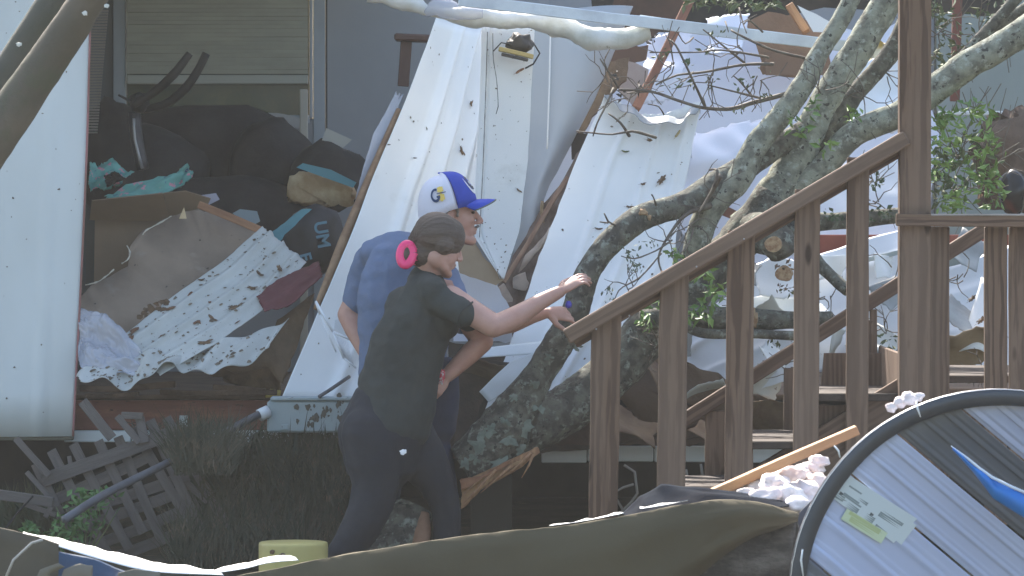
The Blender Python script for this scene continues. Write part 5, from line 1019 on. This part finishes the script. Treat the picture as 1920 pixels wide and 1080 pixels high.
def hand_prims(w_, d, up, s=1.0, curl=(35, 45, 35), thumb=1, spread=.18):
    """wrist point, pointing direction, back-of-hand normal; fingers curl away from the back"""
    d = Vector(d).normalized(); up = Vector(up); up = (up-d*up.dot(d)).normalized(); sd_ = d.cross(up).normalized()*thumb
    pr = [('t', [w_, w_+d*.035*s, w_+d*.082*s], [(.020*s, .017*s), (.034*s, .016*s), (.038*s, .014*s)], sd_)]
    for k, (off, ln, r) in enumerate([(.029, .072, .0088), (.010, .08, .009), (-.010, .075, .0087), (-.028, .058, .0076)]):
        b = w_+d*.08*s+sd_*off*s; f = (d+sd_*off*spread*8).normalized(); pts = [w_+d*.045*s+sd_*off*.8*s, b]; a = 0
        for seg_, cu_ in zip((.45, .32, .26), curl):
            a += R(cu_+k*3); pts.append(pts[-1]+(f*math.cos(a)-up*math.sin(a))*ln*seg_*s)
        pr.append(('t', pts, [r*s*1.1, r*s*1.08, r*s, r*s*.92, r*s*.82]))
    b = w_+d*.022*s+sd_*.026*s; q = (d*.55+sd_*.75-up*.25).normalized(); q2 = (d*.9+sd_*.35-up*.35).normalized()
    pr.append(('t', [w_+d*.008*s, b, b+q*.036*s, b+q*.036*s+q2*.03*s, b+q*.036*s+q2*.055*s], [.014*s, .0145*s, .012*s, .0105*s, .0085*s]))
    return pr
SKIN = mat('skin_fair', (.5, .3, .235), .55, (.44, .25, .19), 9, (.35, .65), bump=.06, bsc=80, sub=.08)
SKIN2 = mat('skin_tanned', (.5, .29, .22), .55, (.42, .22, .165), 9, (.35, .65), bump=.1, bsc=80, sub=.08)
# ============ woman
Wm = empty('person', P(740, 1072, 0), 'woman in dark grey t-shirt and pink hair claw reaching for the branch', 'person')
hc, HM = headframe(P(823, 459, -.02), 31, 18, 3)
# pixel-based skeleton, right side nearer the camera
shR, elR, wrR = P(845, 560, -.13), P(925, 612, -.2), P(1050, 547, -.03)
shL, elL, wrL = P(850, 560, .17), P(935, 612, .06), P(1024, 587, .04)
pr, HL = head_prims(hc, HM, 1.02, False)
neck0 = P(795, 530, .01)
pr += [('e', HL(.03, -.035, -.045), (.05, .036, .05), HM), ('e', HL(.0, -.03, -.055), (.06, .042, .05), HM), ('e', HL(.035, -.025, -.075), (.045, .034, .032), HM)]
pr += [('t', [neck0, P(803, 508, 0), HL(-.02, 0, -.05)], [.062, .055, .052])]
pr += [('t', [shR, shR.lerp(elR, .5), elR], [.058, .055, .049]), ('t', [elR, elR.lerp(wrR, .3)+Vector((0, 0, -.008)), elR.lerp(wrR, .7), wrR], [.048, .047, .035, .026])]
pr += [('t', [shL, shL.lerp(elL, .5), elL], [.05, .046, .042]), ('t', [elL, elL.lerp(wrL, .3)+Vector((0, 0, -.006)), elL.lerp(wrL, .7), wrL], [.038, .038, .029, .023])]
pr += hand_prims(wrR, (P(1085, 524, -.01)-wrR), Vector((-.25, -.55, .8)), 1.0, (8, 24, 18), -1, .3)
pr += hand_prims(wrL, (P(1075, 588, .1)-wrL), Vector((-.1, -.75, .45)), 1.0, (10, 24, 18), 1, .3)
pr += [('t', [P(800, 560, .02), P(760, 650, .03)], [.09, .1])]
body = grow('body', pr, SKIN, Wm, .0045, 4)
# t-shirt
def fold(p):
    return -.007*abs(noise.noise(Vector((p.x*9+p.z*6, p.y*4, p.z*9-p.x*7+3))))**.8+.007*noise.noise(Vector((p.x*7+p.z*3, p.y*5, p.z*11-p.x*5)))+.004*noise.noise(Vector((p.x*22+p.z*14, p.y*12, p.z*24-p.x*14)))
sv = Vector((.25, 1, 0))   # wide axis roughly along the view: she is seen from her side
spine = [P(798, 548, .02), P(786, 596, .02), P(767, 650, .02), P(750, 710, .02), P(740, 770, .02), P(732, 800, .02)]
sh = [('t', spine, [(.17, .095), (.2, .14), (.195, .165), (.175, .172), (.18, .172), (.185, .172)], sv),
      ('t', [P(810, 543, -.15), P(795, 538, .02), P(812, 545, .19)], [.062, .068, .058]), ('e', P(830, 600, .0), (.085, .13, .09)), ('e', P(760, 585, .02), (.09, .15, .12)),
      ('t', [P(815, 560, -.13), P(845, 572, -.16), P(872, 588, -.185)], [.066, .064, .059]), ('t', [P(820, 560, .15), P(850, 575, .14), P(878, 600, .12)], [.062, .06, .055]),
      ('t', [P(792, 532, .01), P(799, 516, .005)], [.075, .066])]
shirt = grow('t_shirt', sh, mat('dark_grey_shirt', (.042, .049, .046), .92, (.035, .041, .039), 5, bump=.25, bsc=120), Wm, .008, 6, fold)
HEM = mat('dark_hem', (.034, .04, .038), .95)
def hem(c, d, ra, rb, side, mt, parent, wob=.004):
    d = Vector(d).normalized(); sx = Vector(side); sx = (sx-d*sx.dot(d)).normalized(); sy = d.cross(sx); pts = []
    for k in range(33):
        a = 2*math.pi*k/32; pts.append(Vector(c)+sx*math.cos(a)*ra+sy*math.sin(a)*rb+d*wob*math.sin(a*3+1))
    v2, f2 = ring_tube(pts, [(.0045, .0045)]*33, 6, cap=False); return mk('hem', v2, f2, mt, parent, True)
hem(P(874, 590, -.187), P(872, 588, -.185)-P(845, 572, -.16), .060, .060, (0, 1, 0), HEM, shirt)
# trousers
hipR, knR, anR = P(692, 812, -.07), P(703, 915, -.08), P(643, 1040, -.08)
hipL, knL, anL = P(765, 820, .10), P(818, 905, .1), P(836, 1030, .12)
tr = [('t', [P(722, 775, .02), P(715, 815, .02), P(715, 850, .02)], [(.165, .165), (.185, .19), (.175, .17)], sv),
      ('t', [hipR, P(700, 865, -.075), knR, P(684, 975, -.09), anR], [.12, .118, .1, .088, .07]),
      ('t', [hipL, P(795, 868, .1), knL, P(837, 960, .11), anL], [.12, .108, .08, .063, .062])]
grow('trousers', tr, mat('black_blue_leggings', (.016, .019, .026), .85, (.021, .024, .031), 4, bump=.2, bsc=90), Wm, .009, 6, lambda p: .003*noise.noise(Vector((p.x*12, p.y*8, p.z*22)))+.002*noise.noise(p*35))
grow('shoe', [('t', [P(640, 1058, -.08), P(660, 1062, -.09), P(700, 1070, -.12)], [.045, .05, .04])], mat('dark_shoe', (.03, .03, .03), .7), Wm, .008, 3)
grow('shoe', [('t', [P(832, 1055, .12), P(855, 1062, .1), P(895, 1070, .08)], [.045, .05, .04])], mat('dark_shoe', (0, 0, 0)), Wm, .008, 3)
# hair: swept back to the claw
HAIR = mat('brown_hair', (.07, .05, .037), .55, (.125, .09, .067), 5, (.35, .65), bump=.7, bsc=40, stretch=(.5, 1.2, 5), spec=.5)
RH = Matrix.Rotation(R(-27), 3, 'Y')
hp = [('e', P(816, 455, -.01), (.132, .088, .104), RH), ('e', P(840, 444, .0), (.075, .085, .085)), ('e', P(797, 474, -.02), (.075, .075, .062), RH), ('e', HL(-.02, 0, .038), (.108, .092, .098), HM), ('e', HL(-.012, -.07, .0), (.042, .03, .045), HM), ('e', HL(-.012, .07, .0), (.042, .03, .045), HM),
      ('t', [P(795, 468, -.02), P(778, 472, -.03), P(766, 478, -.04)], [.055, .048, .036])]
def strand(p):
    q = HM.transposed()@(p-hc); a = math.atan2(q.z-.1*q.x, q.y)
    return .0025*noise.noise(Vector((a*8, q.x*3, 0)))+.0012*noise.noise(Vector((a*26, q.x*7, 3)))
hair = grow('hair', hp, HAIR, Wm, .005, 4, strand)
vs_, fs_ = [], []; rnd = random.Random(9)
for k in range(150):
    th = rnd.uniform(-2.2, 2.2); s_ = P(850-10*abs(th), 432+14*abs(th), -.02)+Vector((0, math.sin(th)*.07, 0)) ; e_ = P(768+rnd.uniform(-8, 8), 474+rnd.uniform(-14, 14), -.06)
    m_ = P(812, 452, -.01)+RH@Vector((0, math.sin(th)*.088, .104*math.cos(th)))
    m_ = m_+(m_-hc).normalized()*rnd.uniform(-.004, .004)
    P_, R_ = resamp([s_, m_, e_], [.001, .0016, .001], .02); v2, f2 = ring_tube(P_, R_, 4); k0 = len(vs_); vs_ += v2; fs_ += [tuple(i+k0 for i in f) for f in f2]
mk('loose_hair', vs_, fs_, HAIR, Wm, True)
lump('hair_bun', (765, 478, -.075), (.028, .022, .036), HAIR, Wm, 4, .12)
# pink claw
PK = mat('hot_pink_plastic', (.9, .05, .2), .35, (.8, .04, .17), 5, coat=.2)
cc = P(762, 477, -.085); pts = []
for k in range(25): a = 2*math.pi*k/24; pts.append(cc+Vector((math.cos(a)*.027, math.sin(a)*.012, math.sin(a)*.044+math.cos(a)*.006)))
v2, f2 = ring_tube(pts, [(.019, .013)]*25, 10, cap=False); mk('hair_claw', v2, f2, PK, Wm, True)
for k in range(5):
    a = R(-60+k*30); q = cc+Vector((math.cos(a)*.033, 0, math.sin(a)*.048)); v2, f2 = ring_tube([q, q+Vector((.012, -.004, 0)), q+Vector((.02, .012, -.002))], [.004, .0035, .002], 6); mk('claw_tooth', v2, f2, PK, Wm, True)
blot('sun_fleck', (756, 847, -.225), .015, mat('sun_fleck', (.85, .85, .85), .6), Wm, Vector((0, -1, .1)).normalized(), 2)  # sun fleck on the thigh, painted as a white patch
# eye and brow on the visible side
for sgn in (1, -1):
    grow('eye', [('e', HL(.082, .03*sgn, .008), (.007, .01, .006), HM)], mat('eye_dark', (.05, .035, .03), .3), Wm, .003, 1)
    grow('eyebrow', [('t', [HL(.094, .014*sgn, .028), HL(.09, .034*sgn, .032), HL(.078, .05*sgn, .026)], [.003, .0032, .002])], HAIR, Wm, .002, 1)
# blue ring-like phone/glove tip in her far hand
gl = lump('blue_bottle_cap', (1066, 571, -.02), (.014, .014, .017), mat('violet_blue_plastic', (.05, .04, .4), .35), None, 2, .1); tag(gl, "small violet-blue object held between the woman's hands", 'cap')

# ============ man
Mn = empty('person', P(780, 1072, .4), 'man in blue t-shirt and blue-and-white cap bending behind the woman', 'person')
mc, MM = headframe(P(845, 404, .34), 8, -2, 0)
pr, ML = head_prims(mc, MM, 1.1)
sR, eR, wR = P(835, 540, .22), P(905, 640, .16), P(838, 705, .1)
sL, eL, wL = P(700, 500, .62), P(652, 590, .6), P(690, 670, .5)
pr += [('t', [P(795, 505, .4), P(805, 465, .38), ML(-.03, 0, -.06)], [.075, .066, .062])]
pr += [('t', [sR, sR.lerp(eR, .5), eR], [.062, .055, .046]), ('t', [eR, eR.lerp(wR, .35), wR], [.047, .045, .03])]
pr += [('t', [sL, sL.lerp(eL, .5), eL], [.062, .052, .046]), ('t', [eL, eL.lerp(wL, .35), wL], [.046, .045, .03])]
pr += hand_prims(wR, P(815, 730, .06)-wR, Vector((.4, -.8, .3)), 1.05, (30, 45, 35), 1)
pr += [('t', [P(780, 520, .42), P(760, 620, .42)], [.1, .12])]
mb = grow('body', pr, SKIN2, Mn, .0045, 4)
SB = mat('heather_blue_shirt', (.15, .2, .31), .9, (.12, .165, .26), 6, (.3, .7), bump=.3, bsc=110)
sv2 = Vector((1, .25, 0)); 
ms = [('t', [P(768, 490, .42), P(762, 560, .42), P(758, 640, .42), P(752, 720, .42), P(750, 770, .42)], [(.19, .1), (.225, .135), (.205, .14), (.185, .135), (.19, .14)], sv2),
      ('t', [P(705, 475, .5), P(760, 470, .42), P(820, 500, .32)], [.075, .085, .078]), ('t', [P(700, 485, .56), P(680, 525, .6), P(668, 568, .6)], [.078, .072, .06]),
      ('t', [P(828, 520, .26), P(848, 560, .22), P(868, 600, .2)], [.08, .075, .064]), ('t', [P(790, 490, .41), P(800, 476, .4)], [.08, .072])]
grow('t_shirt', ms, SB, Mn, .008, 6, fold)
mt_ = [('t', [P(752, 760, .42), P(755, 800, .42), P(758, 840, .42)], [(.18, .14), (.185, .15), (.17, .14)], sv2),
       ('t', [P(800, 820, .36), P(822, 900, .34), P(838, 970, .4), P(838, 1060, .42)], [.1, .08, .055, .05]), ('t', [P(715, 820, .5), P(716, 920, .48), P(690, 1060, .5)], [.1, .085, .06]), 
       ('t', [P(838, 690, .3), P(836, 740, .3), P(822, 800, .33)], [.05, .06, .08])]
grow('jeans', mt_, mat('navy_jeans', (.035, .045, .085), .9, (.03, .04, .07), 8, bump=.4, bsc=90), Mn, .009, 6, lambda p: .003*noise.noise(Vector((p.x*12, p.y*8, p.z*22))))
for x in (815, 680): grow('shoe', [('t', [P(x, 1064, .45), P(x+45, 1070, .42)], [.05, .042])], mat('dark_shoe', (0, 0, 0)), Mn, .008, 3)
# grey hair at the back and sides, stubble
GH = mat('grey_brown_hair', (.13, .11, .09), .7, (.22, .19, .16), 14, (.35, .65), bump=.9, bsc=90)
grow('hair', [('e', ML(-.05, 0, -.005), (.068, .083, .06), MM), ('t', [ML(-.02, -.08, .03), ML(-.03, -.084, .0), ML(-.06, -.07, -.035)], [.012, .013, .02]), ('t', [ML(-.09, -.03, -.03), ML(-.115, -.02, -.045)], [.03, .016]), ('t', [ML(-.09, .03, -.03), ML(-.11, .02, -.05)], [.03, .02]),
              ('t', [ML(.02, -.074, .025), ML(.018, -.075, -.005)], [.008, .006])], GH, Mn, .004, 2, lambda p: .005*noise.noise(p*70))
grow('moustache', [('t', [ML(.1, .02, -.05), ML(.108, 0, -.046), ML(.1, -.022, -.051)], [.005, .006, .005])], GH, Mn, .003, 1, lambda p: .001*noise.noise(p*200))
for sgn in (1, -1):
    grow('eye', [('e', ML(.086, .031*sgn, .009), (.009, .013, .007), MM)], mat('eye_dark', (0, 0, 0)), Mn, .003, 1)
    grow('eyebrow', [('t', [ML(.098, .012*sgn, .03), ML(.092, .034*sgn, .034), ML(.08, .05*sgn, .028)], [.004, .0045, .003])], GH, Mn, .003, 1)
tag(lump('red_white_rag', (828, 706, .02), (.016, .02, .032), mat('red_white_cloth', (.65, .6, .6), .8, (.5, .06, .08), 30, (.48, .52)), None, 3, .5), "red and white rag in the man's hand", 'cloth')
# cap
cap = bpy.data.objects.new('cap', None); sc.collection.objects.link(cap); cap.parent = Mn; cap.location = mc-worigin(Mn)
_ML = ML; CMM = MM@Matrix.Rotation(R(-11), 3, 'Y')
def ML(x, y, z): return mc+CMM@(Vector((x, y, z+.012))*1.13)
CB = mat('cap_royal_blue', (.02, .06, .42), .8, (.016, .05, .36), 9, bump=.2, bsc=150); CW = mat('cap_white_mesh', (.72, .72, .8), .85, bump=.5, bsc=300)
def crown(u0, u1, mt, name, off=0):
    vs, fs = [], []; nu, nv = 24, 14
    for j in range(nv+1):
        for i in range(nu+1):
            a = u0+(u1-u0)*i/nu; b = math.pi/2*j/nv
            rx, ry, rz = .116+off, .094+off, .124+off
            if math.cos(a) > 0: rz_ = rz*1.06
            else: rz_ = rz
            x = math.cos(a)*math.cos(b)**.72*rx-.006; y = math.sin(a)*math.cos(b)**.72*ry; z = math.sin(b)**.95*rz_+.024-.012*math.cos(a)*0-.05*max(0, -math.cos(a))*math.cos(b)**2*.6
            vs.append(ML(x, y, z-(.014 if j == 0 else 0)))
    fs = [(j*(nu+1)+i, j*(nu+1)+i+1, (j+1)*(nu+1)+i+1, (j+1)*(nu+1)+i) for j in range(nv) for i in range(nu)]
    o = mk(name, vs, fs, mt, cap, True); solid(o, .002); return o
crown(R(-76), R(76), CB, 'front_panel', .001); crown(R(76), R(284), CW, 'mesh_back')
seam = [ML((.118)*math.cos(R(-76))*math.cos(b)**.72-.006, -.096*math.sin(R(76))*math.cos(b)**.72, math.sin(b)**.95*.13+.024) for b in [math.pi/2*k/12 for k in range(13)]]
v2, f2 = ring_tube(seam, [.002]*13, 6); mk('seam', v2, f2, mat('navy_piping', (.02, .03, .1), .8), cap, True)
grow('button', [('e', ML(-.006, 0, .156), (.008, .008, .004), MM)], CB, cap, .002, 1)
vs = []; nu, nv = 20, 8
for j in range(nv+1):
    for i in range(nu+1):
        a = R(-68+136*i/nu); t = j/nv
        x0, y0 = .108*math.cos(a)-.006, .09*math.sin(a); ext = .082*(math.cos(a*.95)**.6)
        x, y = x0+ext*t, y0*(1-.08*t); z = .026-.008*t-.06*abs(y/.09)**2*(.12+.35*t)-.01*t*t
        vs.append(ML(x, y, z))
bl_ = mk('bill', vs, [(j*(nu+1)+i, j*(nu+1)+i+1, (j+1)*(nu+1)+i+1, (j+1)*(nu+1)+i) for j in range(nv) for i in range(nu)], CB, cap, True); solid(bl_, .003)
tg = [vs[nv*(nu+1)+i] for i in range(nu+1)]
v2, f2 = ring_tube(tg, [.0032]*len(tg), 6); mk('bill_edge', v2, f2, mat('grey_green_brim', (.12, .14, .1), .8), cap, True)
# badge on the front and side mark: letter G with a yellow shape, laid on the side of the crown
def capt(a, b, off=.003):
    return ML(math.cos(a)*math.cos(b)**.72*(.117+off)-.006, math.sin(a)*math.cos(b)**.72*(.095+off), math.sin(b)**.95*.13+.024)
def patch(name, a0, b0, ra, rb, mt, off, n=20, hole=0):
    vs = [capt(a0, b0, off)] if not hole else []
    for k in range(n):
        t = 2*math.pi*k/n
        if hole: vs.append(capt(a0+ra*hole*math.cos(t), b0+rb*hole*math.sin(t), off))
        vs.append(capt(a0+ra*math.cos(t), b0+rb*math.sin(t), off))
    fs = [(0, 1+k, 1+(k+1) % n) for k in range(n)] if not hole else [(2*k, 2*k+1, 2*((k+1) % n)+1, 2*((k+1) % n)) for k in range(n)]
    return mk(name, vs, fs, mt, cap)
CWH = mat('badge_white', (.75, .75, .75), .7); NV = mat('navy_print', (.02, .05, .13), .7); YL = mat('yellow_print', (.75, .55, .12), .7)
patch('round_badge', R(-16), R(34), R(22), R(24), CWH, .003); patch('badge_ring', R(-16), R(34), R(15), R(16), mat('badge_dark', (.08, .08, .1), .7), .0042, hole=.6)
# G : arc + bar on the side mesh
def arcG(a0, b0, ra, rb, t0, t1, wd, mt, off, n=16, name='letter_g'):
    vs = []
    for k in range(n+1):
        t = R(t0+(t1-t0)*k/n)
        for q in (1-wd, 1): vs.append(capt(a0+ra*q*math.cos(t), b0+rb*q*math.sin(t), off))
    return mk(name, vs, [(2*k, 2*k+1, 2*k+3, 2*k+2) for k in range(n)], mt, cap)
GA, GB_ = R(-113), R(24)
arcG(GA, GB_, R(10), R(13), 60, 330, .38, NV, .0045)
def rectp(name, a0, a1, b0, b1, mt, off):
    vs = [capt(R(a), R(b), off) for b in (b0, b1) for a in (a0, (a0+a1)/2, a1)]
    return mk(name, vs, [(0, 1, 4, 3), (1, 2, 5, 4)], mt, cap)
rectp('letter_g', -111, -104, 18, 22, NV, .0046)
rectp('yellow_mark', -108, -96, 28, 38, YL, .004); rectp('yellow_mark', -108, -96, 13, 23, YL, .004); rectp('yellow_mark', -104, -100, 11, 39, YL, .0042); rectp('dark_stroke', -110, -92, 25, 26.6, NV, .005)
# ---------------------------------------------------------------- leaf litter on the panels, single fallen leaves
SOFTL = mat('soft_leaf_bits', (.12, .095, .07), .9, (.2, .17, .13), 20)
def litter(ev, n, seed, label, mt=SOFTL, smin=.003, smax=.012, vr=(0.02, .98), ur=(.03, .97), lift=.004):
    rn = random.Random(seed); vs, fs = [], []
    for _ in range(n):
        u, v = rn.uniform(*ur), rn.uniform(*vr); p, nr = ev(u, v); p = p+nr*lift
        s = smin+(smax-smin)*rn.random()**2.5; a = rn.uniform(0, 6.28); x = Vector((math.cos(a), 0, math.sin(a))); x = (x-nr*x.dot(nr)).normalized(); y = nr.cross(x)
        k = len(vs); m_ = rn.randint(5, 8); el = rn.uniform(.3, .9)
        vs.append(p+nr*s*.25)
        for j in range(m_): b = 6.283*j/m_; q = s*rn.uniform(.45, 1.1); vs.append(p+x*math.cos(b)*q+y*math.sin(b)*q*el)
        fs += [(k, k+1+j, k+1+(j+1) % m_) for j in range(m_)]
    o = mk('leaf_litter', vs, fs, mt); tag(o, label, 'leaf litter', kind='stuff'); return o
litter(EV['corner'], 60, 1, 'dark specks and bits stuck to the white corner siding', smax=.008, ur=(.3, .99))
litter(EV['A'], 60, 2, 'dark leaf bits on the leaning corrugated panel', smax=.012)
litter(EV['B'], 70, 3, 'dark specks scattered on the upright pointed panel', smax=.008)
litter(EV['D'], 55, 4, 'dark leaf bits on the wide ribbed panel', smax=.01)
litter(EV['F'], 170, 5, 'dark leaf litter strewn over the white sheet on the torn hardboard', smax=.017)
litter(EV['F'], 16, 15, 'brown leaf clumps towards the lower end of the strewn sheet', mat('red_brown_leaf', (.14, .07, .04), .8), smax=.035, vr=(.5, .98), lift=.008)
litter(EV['G'], 160, 6, 'leaf litter on the crumpled white sheet', smax=.02)
def leafshape(name, c, s, ang, mt, label, kind=0, nrm=Vector((-.1, -1, .25))):
    nrm = nrm.normalized(); x = Vector((math.cos(ang), 0, math.sin(ang))); x = (x-nrm*x.dot(nrm)).normalized(); y = nrm.cross(x); c = wld(c)
    n = 26; vs = [c+nrm*.006]
    for k in range(n):
        t = 2*math.pi*k/n
        r = (.55+.45*abs(math.cos(t)))*(1 if kind == 0 else (.55+.45*abs(math.cos(3.5*t))))
        vs.append(c+x*math.cos(t)*s*r+y*math.sin(t)*s*r*(.35 if kind == 0 else .6)+nrm*(.006*math.cos(t*2)+.003))
    st_ = len(vs); vs += [c-x*s*.9+y*.001, c-x*s*.9-y*.001, c-x*s*1.5]
    return tag(mk(name, vs, [(0, 1+k, 1+(k+1) % n) for k in range(n)]+[(st_, st_+1, st_+2)], mt), label, 'leaf')
def on(evn, px, py):
    b = None
    for u in np.arange(0, 1.001, .03):
        for v in np.arange(0, 1.001, .03):
            p, nr = EV[evn](u, v); d = p-CAM; dp = d.dot(FW); e = (960+F*d.x/dp-px)**2+(540-F*d.dot(UP)/dp-py)**2
            if b is None or e < b[0]: b = (e, p, nr, p.y)
    return P(px, py, b[3]-.008), b[2]
for evn, x, y, s, a, k, lab in [('D', 1240, 338, .034, .9, 1, 'jagged oak leaf on the ribbed panel below its curled top'), ('D', 1205, 345, .017, .3, 1, 'small dark leaf left of the jagged oak leaf'), ('D', 1222, 264, .03, -.2, 1, 'dark curled leaf at the end of the lying twig'), ('D', 1172, 284, .02, 0, 0, 'small green leaf on the ribbed panel'),
        ('D', 1270, 252, .024, 1.0, 0, 'yellowish leaf near the right corner of the ribbed panel'), ('D', 1180, 388, .02, 0, 1, 'small ragged leaf low on the ribbed panel'), ('D', 1122, 429, .02, 0, 0, 'tiny narrow leaf beside the torn plank'), ('B', 974, 133, .024, .5, 0, 'orange-brown oval leaf just below the smashed lamp'),
        ('B', 973, 357, .016, -.6, 0, 'small brown leaf at the right edge of the upright panel'), ('A', 883, 195, .02, .9, 1, 'dark leaf on the shaded fold of the leaning panel'), ('A', 866, 283, .03, -1.0, 1, 'dark smear-like leaf low on the shaded fold'), ('A', 776, 296, .012, 0, 0, 'dark round leaf bit on the bright side of the leaning panel'), ('A', 727, 271, .011, 0, 0, 'small dark leaf bit at the left side of the leaning panel'),
        ('F', 400, 598, .034, -1.0, 0, 'dark oval leaf in the middle of the strewn sheet'), ('F', 488, 514, .03, -1.0, 0, 'dark narrow leaf near the red cloth'), ('F', 474, 540, .03, -.4, 1, 'dark ragged leaf left of the red cloth'), ('F', 525, 505, .03, -1.2, 1, 'brown leaf at the top right of the strewn sheet'), ('F', 445, 575, .05, .4, 1, 'large brown leaf below the red cloth'), ('F', 385, 642, .04, .2, 1, 'brown leaf lying on the lower edge of the strewn sheet'), ('F', 378, 525, .018, 0, 0, 'small dark leaf on the upper edge of the strewn sheet')]:
    c, nr = on(evn, x, y); leafshape('fallen_leaf', c, s, a, mat('leaf_yellow', (.4, .32, .15), .7) if 'yellowish' in lab else LEAFD if 'green' in lab else mat('leaf_orange', (.25, .12, .06), .7) if 'orange' in lab else DEADL, lab, k, nr)
for i, (x, y, s) in enumerate([(1840, 600, .03), (1822, 560, .025)]): leafshape('fallen_leaf', (x, y, .95), s, .7, DEADL, ['lobed dark leaf on the pale scrap between the deck balusters', 'smaller dark leaf above the lobed one between the deck balusters'][i], 1)
for o in bpy.data.objects:
    if o.type == 'MESH' and o.get('kind') != 'structure' and o.name.split('.')[0] in ('leaf_litter',): pass
